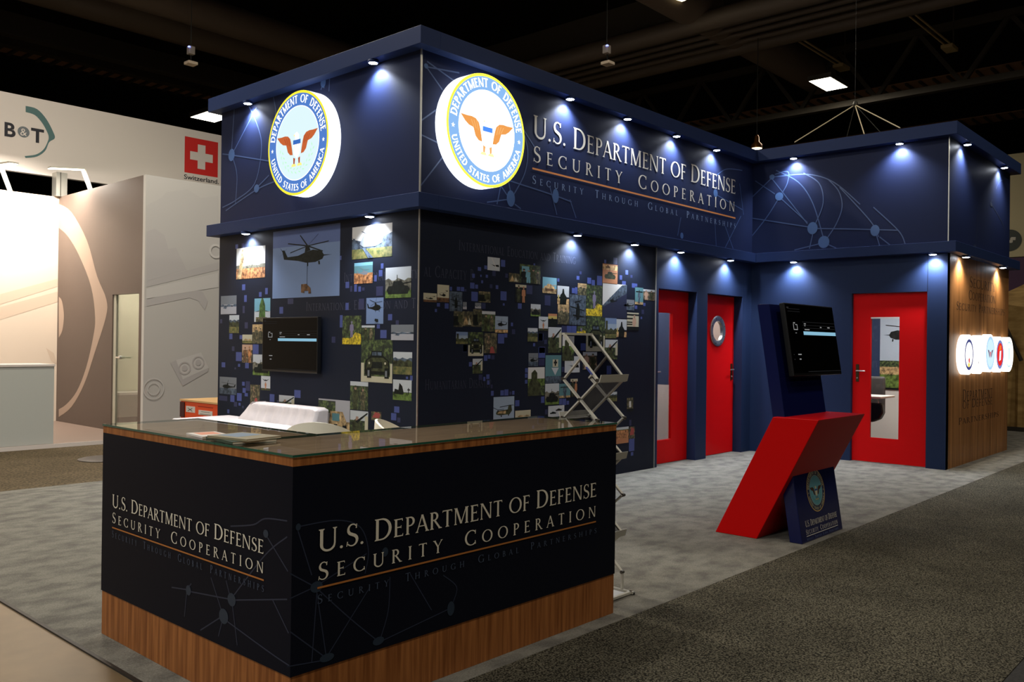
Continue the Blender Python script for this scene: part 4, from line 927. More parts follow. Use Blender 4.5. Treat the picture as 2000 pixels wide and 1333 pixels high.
# ------------------------------------------------------------------ wall screens
def menu(mb, fr, u0, v0, w, h, d):
    U = lambda x: u0+x*w
    V = lambda y: v0+y*h
    def q(x0, y0, x1, y1, mt): mb.face([fr.p(U(x0), V(y0), d), fr.p(U(x1), V(y0), d), fr.p(U(x1), V(y1), d), fr.p(U(x0), V(y1), d)], mt)
    bl = emit_mat('menu_blue', (150, 205, 232), .8); wl = emit_mat('menu_white', (190, 190, 190), .5); gl = emit_mat('menu_grey', (60, 60, 62), .5)
    q(.3, .565, .985, .615, bl)
    for y in (.745, .70, .66): q(.3, y, .985, y+.004, gl)
    for y in (.92, .885): q(.04, y, .28, y+.004, gl)
    q(.29, .05, .985, .055, gl)
    q(.33, .715, .37, .728, wl); q(.33, .69, .36, .70, wl); q(.33, .635, .43, .648, wl); q(.66, .675, .69, .69, wl); q(.82, .675, .87, .69, wl)
    q(.12, .72, .155, .735, wl); q(.115, .63, .125, .715, wl); q(.185, .63, .195, .705, wl); q(.115, .63, .195, .642, wl); q(.155, .7, .195, .71, wl); q(.14, .585, .165, .593, wl)
    q(.135, .285, .2, .3, wl); q(.15, .22, .185, .235, wl); q(.03, .93, .07, .945, gl); q(.05, .285, .06, .295, gl); q(.05, .22, .065, .23, gl)
t = thing('television', 'black flat screen on the photo mural above the white sofa', 'television', (XA, 8.15, 1.5))
y0, y1, z0, z1 = 7.63, 8.68, 1.235, 1.835
MB().box(XA-.075, y0, z0, XA-.03, y1, z1, BLACK).build('casing', t, bevel=.004)
fr = Frame((XA-.0755, 0, 0), (0, -1, 0), (0, 0, 1))
mb = MB(); mb.face([fr.p(-y1+.012, z0+.022, .0005), fr.p(-y0-.012, z0+.022, .0005), fr.p(-y0-.012, z1-.012, .0005), fr.p(-y1+.012, z1-.012, .0005)], SCREEN); sc = mb.build('display', t)
mb = MB(); menu(mb, fr, -y1, z0, y1-y0, z1-z0, .001); mb.build('menu', sc)
MB().box(XA-.03, 7.95, 1.4, XA-.013, 8.35, 1.7, STEEL).build('bracket', t)

# ------------------------------------------------------------------ reception counter
CX0, CX1, CX2, CY0, CY1, CY2 = 2.0, 4.215, 2.539, 2.972, 3.572, 4.735
t = thing('reception_counter', 'L-shaped black and walnut reception counter with a glass top and cream lettering', 'counter', (CX0, CY0, 0))
MB().prism([(CX0+.004, CY0+.004, .0065), (CX1-.004, CY0+.004, .0065), (CX1-.004, CY1, .0065), (CX2, CY1, .0065), (CX2, CY2-.004, .0065), (CX0+.004, CY2-.004, .0065)], (0, 0, .2315), WOOD).build('plinth', t, label='walnut plinth')
MB().prism([(CX0+.01, CY0+.01, .238), (CX1-.01, CY0+.01, .238), (CX1-.01, CY1, .238), (CX2, CY1, .238), (CX2, CY2-.01, .238), (CX0+.01, CY2-.01, .238)], (0, 0, .838), BLACKP).build('body', t)
MB().box(CX0, CY0, .238, CX1, CY0+.01, 1.0765, BLACKP).build('front_panel', t)
MB().box(CX0, CY0+.01, .238, CX0+.01, CY2, 1.0765, BLACKP).build('side_panel', t)
MB().prism([(CX0, CY0, 1.077), (CX1, CY0, 1.077), (CX1, CY1, 1.077), (CX2, CY1, 1.077), (CX2, CY2, 1.077), (CX0, CY2, 1.077)], (0, 0, .035), WOOD).build('worktop', t, label='walnut worktop')
MB().prism([(CX0+.003, CY0+.003, 1.112), (CX1-.003, CY0+.003, 1.112), (CX1-.003, CY1-.003, 1.112), (CX2-.003, CY1-.003, 1.112), (CX2-.003, CY2-.003, 1.112), (CX0+.003, CY2-.003, 1.112)], (0, 0, .0006), WOODTOP_REFLECT).build('reflection_tint_top', t, label='wood-grain top under the glass, its pale taupe a painted reflection')
GT = glass_mat('table_glass', (.95, .975, .96), 1.0); GE = mat('green_glass_edge', (28, 84, 66), .1, spec=.8)
for (x0, y0, x1, y1) in ((CX0-.004, CY0-.004, CX1+.002, CY1), (CX0-.004, CY1+.003, CX2, CY2)):
    mb = MB(); za, zb_ = 1.1135, 1.1235
    mb.face([(x0, y0, zb_), (x1, y0, zb_), (x1, y1, zb_), (x0, y1, zb_)], GT)
    for a, b_ in (((x0, y0), (x1, y0)), ((x1, y0), (x1, y1)), ((x1, y1), (x0, y1)), ((x0, y1), (x0, y0))): mb.face([(*a, za), (*b_, za), (*b_, zb_), (*a, zb_)], GE)
    mb.build('glass_top', t, label='clear glass sheet with green edges')
FCF = Frame((0, CY0, 0), (1, 0, 0), (0, 0, 1)); FCL = Frame((CX0, 0, 0), (0, -1, 0), (0, 0, 1))
CLET = mat('counter_cream_lettering', (222, 214, 194), .6); CGOLD = mat('counter_gold', (176, 108, 46), .6)
mb = MB(); put_text(mb, FCF, 'U.S. Department of Defense', 2.121, 4.023, .714, .094, CLET, .05, .84, .0035, word=.3); mb.build('title_lettering', t)
mb = MB(); put_text(mb, FCF, 'Security Cooperation', 2.123, 4.019, .6, .073, CLET, .40, .82, .0035, word=.7); mb.build('subtitle_lettering', t)
mb = MB(); line2(mb, FCF, [(2.122, .5705), (4.021, .5705)], .008, CGOLD, .0032); mb.build('gold_line', t)
mb = MB(); put_text(mb, FCF, 'Security Through Global Partnerships', 2.122, 4.027, .505, .037, TAGDARK, .55, .76, .0035, word=.9); mb.build('tagline_lettering', t)
mb = MB(); put_text(mb, FCL, 'U.S. Department of Defense', -4.606, -3.168, .697, .068, CLET, .05, .84, .0035, word=.3); mb.build('title_lettering', t)
mb = MB(); put_text(mb, FCL, 'Security Cooperation', -4.602, -3.168, .616, .055, CLET, .40, .82, .0035, word=.7); mb.build('subtitle_lettering', t)
mb = MB(); line2(mb, FCL, [(-4.603, .591), (-3.166, .589)], .007, CGOLD, .0032); mb.build('gold_line', t)
mb = MB(); put_text(mb, FCL, 'Security Through Global Partnerships', -4.602, -3.164, .540, .036, TAGDARK, .55, .76, .0035, word=.9); mb.build('tagline_lettering', t)
def c7(L): return [(560+x*.325, 900+y*.325) for x, y in L]
def c6(L): return [(200+x*.2948, 940+y*.2948) for x, y in L]
mb = MB()
net(mb, FCF, [c7([(20, 830), (170, 760)]), c7([(60, 400), (150, 690)]), c7([(20, 680), (170, 760)]), c7([(170, 760), (380, 950), (540, 1080)]), c7([(180, 790), (235, 1170)]), c7([(560, 1090), (980, 890)]),
              c7([(240, 1180), (500, 760)]), c7([(560, 1080), (610, 900), (620, 700)]), c7([(20, 1030), (240, 1190)]), c7([(150, 1210), (180, 800)]), c7([(60, 400), (300, 360), (440, 400), (490, 540), (470, 680)]),
              c7([(740, 680), (870, 900)]), c7([(940, 690), (1020, 760), (1000, 850)]), c7([(0, 1240), (230, 1200)]), c7([(200, 740), (480, 560)])],
    [(560+178*.325, 900+760*.325, 12, 11), (560+550*.325, 900+1085*.325, 11, 8), (560+240*.325, 900+1185*.325, 14, 8), (560+985*.325, 900+890*.325, 7, 14), (560+68*.325, 900+400*.325, 5, 7), (560+590*.325, 900+550*.325, 6, 9)], NETDIM, NETDIMDOT, .005, .0006)
mb.build('network_print', t)
mb = MB()
net(mb, FCL, [c6([(565, 730), (850, 785)]), c6([(860, 790), (1225, 785)]), c6([(720, 640), (800, 890)]), c6([(650, 990), (790, 900)]), c6([(800, 910), (1100, 1130), (1240, 1225)]), c6([(800, 910), (770, 1030)]), c6([(860, 800), (895, 1090)]),
              c6([(870, 760), (1080, 490), (1225, 370)]), c6([(820, 660), (850, 780)]), c6([(850, 300), (1000, 290), (1080, 250), (1225, 265)]), c6([(1080, 350), (1230, 600)]), c6([(1130, 790), (1235, 1010)]), c6([(460, 705), (560, 720)]), c6([(560, 740), (545, 900)]), c6([(560, 720), (590, 680)])],
    [(200+858*.2948, 940+787*.2948, 8, 13), (200+805*.2948, 940+897*.2948, 9, 15), (200+572*.2948, 940+725*.2948, 5, 10), (200+1085*.2948, 940+350*.2948, 5, 8)], NETDIM, NETDIMDOT, .006, .0006)
mb.build('network_print', t)
# booklets on the counter
def booklet(x, y, z, w, h, th, rot, cover, label):
    t = thing('booklet', label, 'booklet', (x, y, z), 'booklets on the glass counter', rotz=rot)
    MB().box(-w/2+.002, -h/2+.002, .001, w/2-.002, h/2-.002, th-.001, mat('paper_pages', (214, 206, 184), .7)).build('pages', t)
    mb = MB().box(-w/2, -h/2, th-.001, w/2, h/2, th, cover[0]).box(-w/2, -h/2, 0, w/2, h/2, .001, cover[0]).box(-w/2, -h/2, 0, -w/2+.001, h/2, th, cover[0])
    mb.build('cover', t)
    MB().box(-w*.3, -h*.1, th, w*.38, h*.42, th+.0004, cover[1]).build('cover_picture', t)
A_, B_ = mat('booklet_white', (222, 216, 210), .4), mat('booklet_green', (40, 66, 52), .4)
booklet(2.125, 3.57, 1.1238, .21, .28, .012, -.1, (B_, mat('booklet_photo', (150, 150, 158), .4)), 'dark green bottom booklet of the small pile on the glass counter')
booklet(2.13, 3.55, 1.1362, .20, .26, .010, .18, (mat('booklet_tan', (150, 140, 112), .4), mat('booklet_blue', (122, 140, 160), .4)), 'tan booklet lying on the dark green one')
booklet(2.115, 3.84, 1.1238, .14, .2, .008, -.12, (A_, mat('booklet_orange', (226, 150, 120), .4)), 'white booklet with an orange patch at the end of the pile')

# ------------------------------------------------------------------ kiosk with slanted red desk
t = thing('information_kiosk', 'leaning royal blue kiosk column crossed by a slanted red desk', 'kiosk', (7.1, 3.2, 0))
KX0, KX1 = 6.725, 7.555
yb0, yb1, yt0, yt1, kz = 2.93, 3.035, 3.235, 3.34, 1.93
MB().prism([(KX0, yb0, .0065), (KX0, yt0, kz), (KX0, yt1, kz), (KX0, yb1, .0065)], (KX1-KX0, 0, 0), KBLUE).build('column', t, bevel=.004, label='glossy royal blue leaning column')
RX0, RX1 = 6.65, 7.62
MB().prism([(RX0, 3.66, .0065), (RX0, 3.285, .0065), (RX0, 2.775, 1.012), (RX0, 3.155, 1.012)], (RX1-RX0, 0, 0), RED).build('desk', t, bevel=.004, label='glossy red slanted desk')
sl = Vector((0, yt0-yb0, kz)).normalized()
FK = Frame((KX0, yb0, 0), (1, 0, 0), sl)
ku, kv = FK.px((1593, 958)); 
seal_face(Frame(FK.p(0, 0, .001), FK.r, FK.u), ku, kv, .175, seal_palette(False), t)
ka, kb = FK.px((1567, 1028)), FK.px((1632, 1005))
mb = MB(); put_text(mb, FK, 'U.S. Department of Defense', .1, .74, kv-.265, .05, CLET, .05, .84, .0035, word=.3); put_text(mb, FK, 'Security Cooperation', .1, .74, kv-.325, .04, CLET, .3, .82, .001, word=.6)
line2(mb, FK, [(.1, kv-.338), (.74, kv-.338)], .005, CLET, .001); put_text(mb, FK, 'Security Through Global Partnerships', .1, .74, kv-.37, .018, TAG, .5, .8, .001, word=.8)
mb.build('lettering', t)
# kiosk screen
t = thing('television', 'black flat screen mounted on the leaning blue kiosk', 'television', (7.3, 3.1, 1.6))
n = FK.n
U0, U1, V0, V1 = .095, 1.09, 1.345, 1.955
FT = Frame(FK.p(0, 0, .085), FK.r, FK.u)
MB().prism([FT.p(U0, V0, -.045), FT.p(U1, V0, -.045), FT.p(U1, V1, -.045), FT.p(U0, V1, -.045)], n*.045, BLACK).build('casing', t, bevel=.004)
mb = MB(); mb.face([FT.p(U0+.012, V0+.022, .0006), FT.p(U1-.012, V0+.022, .0006), FT.p(U1-.012, V1-.012, .0006), FT.p(U0+.012, V1-.012, .0006)], SCREEN); sc = mb.build('display', t)
mb = MB(); menu(mb, FT, U0, V0, U1-U0, V1-V0, .0012); mb.build('menu', sc)
MB().prism([FK.p(.25, 1.45, .001), FK.p(.65, 1.45, .001), FK.p(.65, 1.8, .001), FK.p(.25, 1.8, .001)], n*.038, STEEL).build('bracket', t)

# ------------------------------------------------------------------ folding zigzag brochure rack
t = thing('brochure_rack', 'folding zigzag aluminium brochure rack behind the end of the counter', 'brochure rack', (4.45, 3.32, 0))
RL, RR, YF, YK = 4.315, 4.60, 3.185, 3.455
zs = [1.36, 1.115, .87, .625, .38, .135]
for x in (RL, RR):
    mb = MB(); s = .011 if x == RL else -.011
    for i, z in enumerate(zs):
        if i == 0: mb.bar((x, YK, 1.645), (x, YF, z), .012, .022, ALUW, (1, 0, 0)); mb.bar((x+s, YK, z), (x+s, (YF+YK)/2, 1.5), .01, .02, ALUW, (1, 0, 0))
        if i+1 < len(zs):
            mb.bar((x, YK, z), (x, YF, zs[i+1]), .01, .022, ALUW, (1, 0, 0)); mb.bar((x+s, YF, z), (x+s, YK, zs[i+1]), .01, .022, ALUW, (1, 0, 0))
        mb.tube([(x-.012, YK, z), (x+.012, YK, z)], .011, STEEL, 10); mb.tube([(x-.012, YF, z), (x+.012, YF, z)], .011, STEEL, 10)
        if i+1 < len(zs): mb.tube([(x-.014, (YF+YK)/2, (z+zs[i+1])/2), (x+.014, (YF+YK)/2, (z+zs[i+1])/2)], .009, STEEL, 10)
    mb.build('scissor_side', t, smooth=True)
ACR = glass_mat('clear_acrylic', (.6, .6, .62), .12)
for i, z in enumerate(zs[:-1]):
    up = 1.645 if i == 0 else zs[i-1]
    y0, y1 = (YK, YF) if i % 2 == 0 else (YF, YK)
    dr = 1 if y1 < y0 else -1
    MB().prism([(RL+.01, y1, z+.005), (RR-.01, y1, z+.005), (RR-.01, y0, up), (RL+.01, y0, up)], (0, 0, .003), ACR).build('shelf_pane', t)
    MB().prism([(RL-.005, y1, z-.016), (RL-.005, y1-.018*dr, z-.010), (RL-.005, y1-.03*dr, z+.034), (RL-.005, y1-.025*dr, z+.034), (RL-.005, y1-.014*dr, z-.002), (RL-.005, y1+.008*dr, z-.010)], (RR-RL+.01, 0, 0), ALUW).build('shelf_lip', t)
MB().bar((RL-.006, YK, 1.645), (RR+.006, YK, 1.645), .022, .014, ALUW).build('top_bar', t)
MB().bar((RL-.013, YF+.03, 1.395), (RL-.013, YF+.075, 1.44), .004, .03, mat('blue_sticker', (40, 60, 140), .5), (1, 0, 0)).build('blue_label', t, label='small blue sticker')
mb = MB()
mb.bar((RL, 3.10, .02), (RL, 3.52, .02), .02, .015, ALUW).bar((RR, 3.10, .02), (RR, 3.52, .02), .02, .015, ALUW).bar((RL-.01, 3.12, .02), (RR+.01, 3.12, .02), .02, .015, ALUW).bar((RL-.01, 3.51, .02), (RR+.01, 3.51, .02), .02, .015, ALUW)
mb.bar((RL, YF, .02), (RL, YF, .14), .014, .014, ALUW, (0, 1, 0)).bar((RR, YF, .02), (RR, YF, .14), .014, .014, ALUW, (0, 1, 0)).bar((RL, YK, .02), (RL, YK, .14), .014, .014, ALUW, (0, 1, 0)).bar((RR, YK, .02), (RR, YK, .14), .014, .014, ALUW, (0, 1, 0))
mb.lathe([(.014, .0065), (.014, .02)], (RR+.01, 3.11, 0), BLACK, 10)
mb.build('base_frame', t)
MB().box(RL+.012, 3.13, .012, RR-.012, 3.5, .016, mat('base_sheet', (210, 212, 214), .4)).build('base_sheet', t)

# ------------------------------------------------------------------ seating
t = thing('sofa', 'white tufted leather sofa against the photo mural', 'sofa', (5.1, 8.2, 0))
mb = MB(); ny, nz = 40, 8
y0s, y1s = 7.46, 8.70
def back(i, j):
    a, b_ = i/ny, j/nz
    z = .60+.29*b_; y = y0s+(y1s-y0s)*a
    y += (.24*(1-b_) if a > .98 else 0)
    tuft = .016*(abs(math.sin(a*math.pi*8))**.35-1) + .012*(abs(math.sin(b_*math.pi*1.5))**.4-1)
    return (5.20+.10*b_-tuft-.0, y, z-.012*(a > .97 or a < .03)*(b_ > .9))
vs = [back(i, j) for i in range(ny+1) for j in range(nz+1)]
fs_ = [(i*(nz+1)+j, (i+1)*(nz+1)+j, (i+1)*(nz+1)+j+1, i*(nz+1)+j+1) for i in range(ny) for j in range(nz)]
nb = len(vs)
vs += [(5.455, p[1], p[2]) for p in vs]
fs_ += [tuple(nb+k for k in f)[::-1] for f in fs_]
for i in range(ny):
    for j in (0, nz): fs_.append((i*(nz+1)+j, (i+1)*(nz+1)+j, nb+(i+1)*(nz+1)+j, nb+i*(nz+1)+j) if j else (nb+i*(nz+1), nb+(i+1)*(nz+1), (i+1)*(nz+1), i*(nz+1)))
for i in (0, ny):
    for j in range(nz): fs_.append((i*(nz+1)+j, i*(nz+1)+j+1, nb+i*(nz+1)+j+1, nb+i*(nz+1)+j))
mb.mesh(vs, fs_, SOFA)
bk = mb.build('backrest', t, smooth=True, bevel=.03)
mb = MB().box(4.72, 7.40, .42, 5.44, 9.40, .69, SOFA); mb.build('seat', t, bevel=.02)
for x in (4.8, 5.4):
    for y in (7.5, 9.3): MB().tube([(x, y, .43), (x, y, .0065)], [.022, .014], CHROME).build('leg', t, smooth=True)
def tub_chair(x, y, rz, label):
    t = thing('tub_chair', label, 'chair', (x, y, 0), 'cream shell chairs behind the counter', rotz=rz)
    mb = MB(); n, k = 28, 8; vo = []; vi = []
    for i in range(n+1):
        a = math.radians(-115+230*i/n); top = .56+.34*max(0, math.cos(a*.72))**1.0
        if abs(a) < 1e-9: top = .9
        for j in range(k+1):
            z = .40+(top-.40)*j/k; r = .345-.02*(j/k)**1.5
            vo.append((-r*math.cos(a), r*math.sin(a), z)); vi.append((-(r-.022)*math.cos(a), (r-.022)*math.sin(a), z))
    m_ = len(vo); q = lambda i, j: i*(k+1)+j
    f = [(q(i, j), q(i+1, j), q(i+1, j+1), q(i, j+1)) for i in range(n) for j in range(k)]
    f += [tuple(m_+v for v in g)[::-1] for g in f]
    f += [(q(i, k), q(i+1, k), m_+q(i+1, k), m_+q(i, k)) for i in range(n)]
    f += [(q(i, j), q(i, j+1), m_+q(i, j+1), m_+q(i, j)) for i in (0, n) for j in range(k)]
    mb.mesh(vo+vi, f, CREAM); mb.build('shell', t, smooth=True)
    MB().lathe([(.05, .38), (.22, .385), (.245, .42), (.22, .45), (.1, .455)], (0, 0, 0), CREAM, 28).build('seat', t, smooth=True)
    MB().lathe([(.03, .39), (.03, .04)], (0, 0, 0), CHROME, 14).build('pedestal', t, smooth=True)
    MB().lathe([(.22, .0065), (.22, .015), (.06, .035), (.03, .045)], (0, 0, 0), CHROME, 28).build('base_disc', t, smooth=True)
tub_chair(4.25+.30, 6.05+.26, math.atan2(.66, .75), 'cream shell chair seen from behind, in front of the sofa end')
tub_chair(4.83+.27, 6.05-.28, math.atan2(-.76, .65), 'cream shell chair turned sideways at the booth corner')

# ------------------------------------------------------------------ orange case and floor disc behind the booth
t = thing('transport_case', 'orange transport case with white labels behind the booth end', 'case', (5.8, 10.7, 0))
OR = mat('orange_case_paint', (232, 78, 20), .5)
MB().box(5.8, 10.15, .03, 6.6, 11.29, .745, OR).build('body', t, bevel=.008)
MB().box(5.79, 10.14, .745, 6.61, 11.3, .768, mat('plywood', (214, 172, 116), .6)).build('lid', t, label='plywood lid')
FO = Frame((5.8, 0, 0), (0, -1, 0), (0, 0, 1))
def dec(name, p0, p1, mt, d=.002):
    a, b_ = FO.px(p0), FO.px(p1); mb = MB(); mb.prism([FO.p(a[0], b_[1], 0), FO.p(b_[0], b_[1], 0), FO.p(b_[0], a[1], 0), FO.p(a[0], a[1], 0)], FO.n*d, mt); return mb.build(name, t)
dec('handle_recess', (353, 785), (361, 815), mat('maroon_web', (70, 22, 22), .6), .012)
LW = mat('label_white', (218, 212, 204), .6); LG = mat('label_grey_print', (120, 116, 108), .6)
l1 = dec('shipping_label', (363.5, 793), (381, 807), LW)
l2 = dec('shipping_label', (388, 801), (415, 813.5), LW)
dec('warning_strip', (387, 793.5), (416, 798), mat('dark_red_print', (150, 30, 12), .6))
dec('label_print', (393, 804), (410, 807), LG, .0026); dec('label_print', (391, 809.5), (412, 811), LG, .0026)
a, b_ = FO.px((367, 797)), FO.px((376, 804))
mb = MB(); line2(mb, FO, [a, b_], .012, LG, .003); line2(mb, FO, [(a[0], b_[1]), (b_[0], a[1])], .012, LG, .003); mb.build('label_print', t)
for x in (5.9, 6.5):
    for y in (10.3, 11.15): MB().box(x-.05, y-.05, .0055, x+.05, y+.05, .03, BLACK).build('foot', t)
p = onz((206, 898), 0)
tag(MB().lathe([(.33, .0055), (.33, .014), (.30, .022), (.03, .026)], (p.x, p.y, 0), mat('dark_brushed_plate', (56, 50, 44), .5), 40).build('floor_plate', smooth=True), 'round dark metal floor plate on the brown carpet left of the counter', 'floor plate')

# ------------------------------------------------------------------ neighbouring white booth
NY, NX, NB = 13.407, 6.265, 16.85
FN = Frame((0, NY, 0), (1, 0, 0), (0, 0, 1)); FNS = Frame((NX, 0, 0), (0, -1, 0), (0, 0, 1)); FNB = Frame((0, NB, 0), (1, 0, 0), (0, 0, 1))
TAUPE = mat('taupe_print', (94, 80, 72), .6); TAUPEL = mat('pale_taupe_print', (168, 146, 130), .6); CREAMW = mat('cream_wall', (226, 210, 192), .6); CREAMW2 = mat('cream_darker_print', (214, 194, 174), .6)  # second cream is a slightly darker print tone
struct(MB().box(-6, 13.2, 0, 12, 18, .06, mat('dark_platform', (126, 108, 98), .5)).box(-6, 13.19, 0, 12, 13.2, .062, WHITEP).build('floor_platform'), 'raised brown platform with a white edge')
struct(MB().box(NX, NY, .06, 12, NY+.08, 4.15, GREYP).build('wall_neighbor_front'), 'pale grey front wall of the neighbouring booth')
dy0, dy1, dz = onx((270, 700), NX)[1], onx((218, 700), NX)[1], 2.3
w = MB().box(NX, NY+.08, .06, NX+.08, dy0, 4.15, TAUPE).box(NX, dy1, .06, NX+.08, NB, 4.15, TAUPE).box(NX, dy0, dz, NX+.08, dy1, 4.15, TAUPE)
struct(w.build('wall_neighbor_side'), 'taupe side wall of the neighbouring booth')
struct(MB().box(-6, NB, .06, NX+.08, NB+.08, 4.15, CREAMW).build('wall_neighbor_back'), 'brightly lit cream back wall')
mb = MB()
def ns(L): return [FNS.px(p) for p in L]
O_ = [(115, 398), (140, 415), (170, 470), (190, 540), (208, 585), (207, 620), (185, 690), (165, 750), (140, 795), (115, 815)]
I_ = [(115, 445), (133, 462), (155, 500), (178, 560), (186, 620), (182, 660), (168, 720), (150, 765), (130, 790), (115, 800)]
o_, i_ = smooth_pts(ns(O_), 4), smooth_pts(ns(I_), 4)
for k in range(min(len(o_), len(i_))-1): mb.face([FNS.p(*o_[k], .002), FNS.p(*i_[k], .002), FNS.p(*i_[k+1], .002), FNS.p(*o_[k+1], .002)], TAUPEL)
tag(mb.build('wall_print'), 'pale curved arc print on the taupe side wall', 'wall graphic')
mb = MB(); a = ns([(115, 580), (121, 588), (125, 615), (122, 645), (115, 660)]); mb.face([FNS.p(*q, .0016) for q in smooth_pts(a, 4)], TAUPEL)
tag(mb.build('wall_print'), 'small pale half-disc print at the inner edge of the taupe wall', 'wall graphic')
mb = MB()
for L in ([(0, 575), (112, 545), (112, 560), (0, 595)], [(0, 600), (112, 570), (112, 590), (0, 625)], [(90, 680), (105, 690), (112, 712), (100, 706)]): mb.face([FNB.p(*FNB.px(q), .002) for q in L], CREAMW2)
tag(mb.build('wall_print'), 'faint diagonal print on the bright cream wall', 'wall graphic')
# header with logo and flag
HY = NB+.3
t = thing('header_sign', 'white overhead header of the neighbouring booth with a logo and a Swiss flag', 'sign', (6, HY, 4.6))
FH = Frame((0, HY, 0), (1, 0, 0), (0, 0, 1))
hb, ht = FH.px((105, 345))[1], FH.px((215, 221))[1]
MB().box(-6, HY, hb, 18, HY+.12, ht, WHITEP).build('panel', t)
DK = mat('logo_black', (30, 30, 40), .6); TEAL = mat('logo_teal', (78, 112, 112), .6)
a, b_ = FH.px((9, 265)), FH.px((32, 268)); sans('letter_b', 'B', FH, a[0]-.02, a[1], .25, DK, t, sx=1.0, bold=.01)
a = FH.px((61, 276)); sans('letter_t', 'T', FH, a[0]-.0, a[1], .25, DK, t, bold=.012)
u, v = FH.px((46, 258)); mb = MB(); disc(mb, FH, u, v, .10, .10, mat('logo_grey', (104, 112, 118), .6), .002, 24); mb.build('ampersand_disc', t); sans('ampersand', '&', FH, u-.06, v-.066, .135, WHITEP, t, d=.004)
Oq = [(50, 207), (72, 213), (90, 232), (103, 256), (107, 270), (96, 278), (88, 295), (72, 306), (50, 309)]; Iq = [(50, 219), (68, 225), (82, 240), (92, 258), (95, 268), (93, 277), (85, 292), (70, 302), (48, 305)]
mb = MB(); A1 = smooth_pts([FH.px(q) for q in Oq], 4); A2 = smooth_pts([FH.px(q) for q in Iq], 4)
for k in range(len(A1)-1): mb.face([FH.p(*A1[k], .002), FH.p(*A2[k], .002), FH.p(*A2[k+1], .002), FH.p(*A1[k+1], .002)], TEAL)
mb.build('logo_arc', t, label='teal open arc of the logo')
a, b_ = FH.px((361, 266)), FH.px((425, 346)); s = (b_[0]-a[0]); vt = FH.px((361, 266))[1]
mb = MB(); mb.face([FH.p(a[0], vt-s, .002), FH.p(a[0]+s, vt-s, .002), FH.p(a[0]+s, vt, .002), FH.p(a[0], vt, .002)], mat('flag_red', (206, 34, 30), .6)); mb.build('flag_square', t)
mb = MB(); cx, cz = a[0]+s/2, vt-s/2; wq, hq = s*.115, s*.34
mb.face([FH.p(cx-wq, cz-hq, .004), FH.p(cx+wq, cz-hq, .004), FH.p(cx+wq, cz+hq, .004), FH.p(cx-wq, cz+hq, .004)], WHITEP); mb.face([FH.p(cx-hq, cz-wq, .0044), FH.p(cx+hq, cz-wq, .0044), FH.p(cx+hq, cz+wq, .0044), FH.p(cx-hq, cz+wq, .0044)], WHITEP); mb.build('flag_cross', t)
sans('flag_lettering', 'Switzerland.', FH, a[0]-.01, vt-s-.135, .096, DK, t, sx=1.22, bold=.002)
# faint print on the grey wall
GP = mat('grey_print', (192, 190, 187), .6); GP2 = mat('grey_print_dark', (187, 184, 183), .6); GPL = mat('grey_print_light', (206, 204, 201), .6)
def g6(L): return [(280+x*.3747, 340+y*.3751) for x, y in L]
mb = MB()
for i, (mt, L) in enumerate([(GP, g6([(15, 165), (100, 120), (120, 95), (230, 80), (300, 125), (390, 115), (395, 470), (200, 530), (15, 590)])), (GP2, g6([(15, 300), (60, 285), (110, 320), (130, 390), (170, 385), (225, 500), (15, 560)])), (GP2, g6([(15, 560), (390, 460), (390, 500), (15, 590)])),
                             (GP2, g6([(15, 690), (15, 655), (220, 605), (265, 595), (310, 615), (335, 665), (320, 710), (305, 690), (285, 660), (240, 645)])), (GPL, g6([(15, 600), (390, 515), (390, 590), (15, 650)])), (GP2, g6([(140, 985), (170, 970), (205, 1070), (340, 1010), (335, 1030), (205, 1105)])), (GPL, g6([(170, 970), (300, 930), (340, 1010), (205, 1070)]))]):
    mb.face([FN.p(*FN.px(q), .001+.0006*i) for q in L], mt)
for (x, y, r) in ((214, 1012, 32), (285, 983, 32)):
    c0 = FN.px((280+x*.3747, 340+y*.3751)); e1 = FN.px((280+(x+r)*.3747, 340+y*.3751))[0]-c0[0]
    disc(mb, FN, *c0, e1, e1, GP2, .008, 28, .8); disc(mb, FN, *c0, e1*.45, e1*.45, GP2, .008, 20)
c0 = FN.px((300, 760)); disc(mb, FN, *c0, .17, .17, GPL, .008, 32, .9); disc(mb, FN, *c0, .1, .1, GPL, .008, 32, .85)
c0 = FN.px((421, 491)); disc(mb, FN, *c0, .12, .12, GPL, .009, 28, .7)
tag(mb.build('wall_print'), 'faint grey product print on the pale front wall', 'wall graphic')
# glass door and room in the neighbouring booth
t = bpy.data.objects.new('door_4', None); COL.objects.link(t); t.location = (NX, 14, 0); t['kind'] = 'structure'; t['label'] = 'narrow glass door in the taupe wall'
FND = Frame((NX+.03, 0, 0), (0, -1, 0), (0, 0, 1))
MB().box(NX+.02, dy1-.09, .062, NX+.06, dy1-.002, dz-.002, mat('door_frame_pale', (190, 186, 168), .5)).build('door_frame', t)
mb = MB().box(NX+.035, dy0+.002, .062, NX+.045, dy1-.09, dz-.002, PANE); mb.build('window_pane', t)
y_ = onx((232, 698), NX)[1]
MB().tube([(NX+.03, y_, 1.27), (NX-.04, y_, 1.27), (NX-.045, y_-.16, 1.27)], .014, CHROME).lathe([(.03, -.01), (.03, .03)], (NX+.01, y_, 1.27), CHROME, 14, 'x').build('door_handle', t, smooth=True)
RMW = mat('back_room_wall', (204, 204, 176), .6)
b = MB().box(9.3, NY+.08, .06, 9.38, NB, 4.15, RMW).box(NX+.08, NB-.4, .06, 9.38, NB-.32, 4.15, RMW)
struct(b.build('wall_neighbor_room'), 'pale green-white store room wall behind the glass door')
area_lamp('store_lamp', (7.9, 15.0, 3.6), 60, .8, .8, (1, .98, .82))
qa, qb = ony((234, 768), 15.9), ony((262, 768), 15.9)
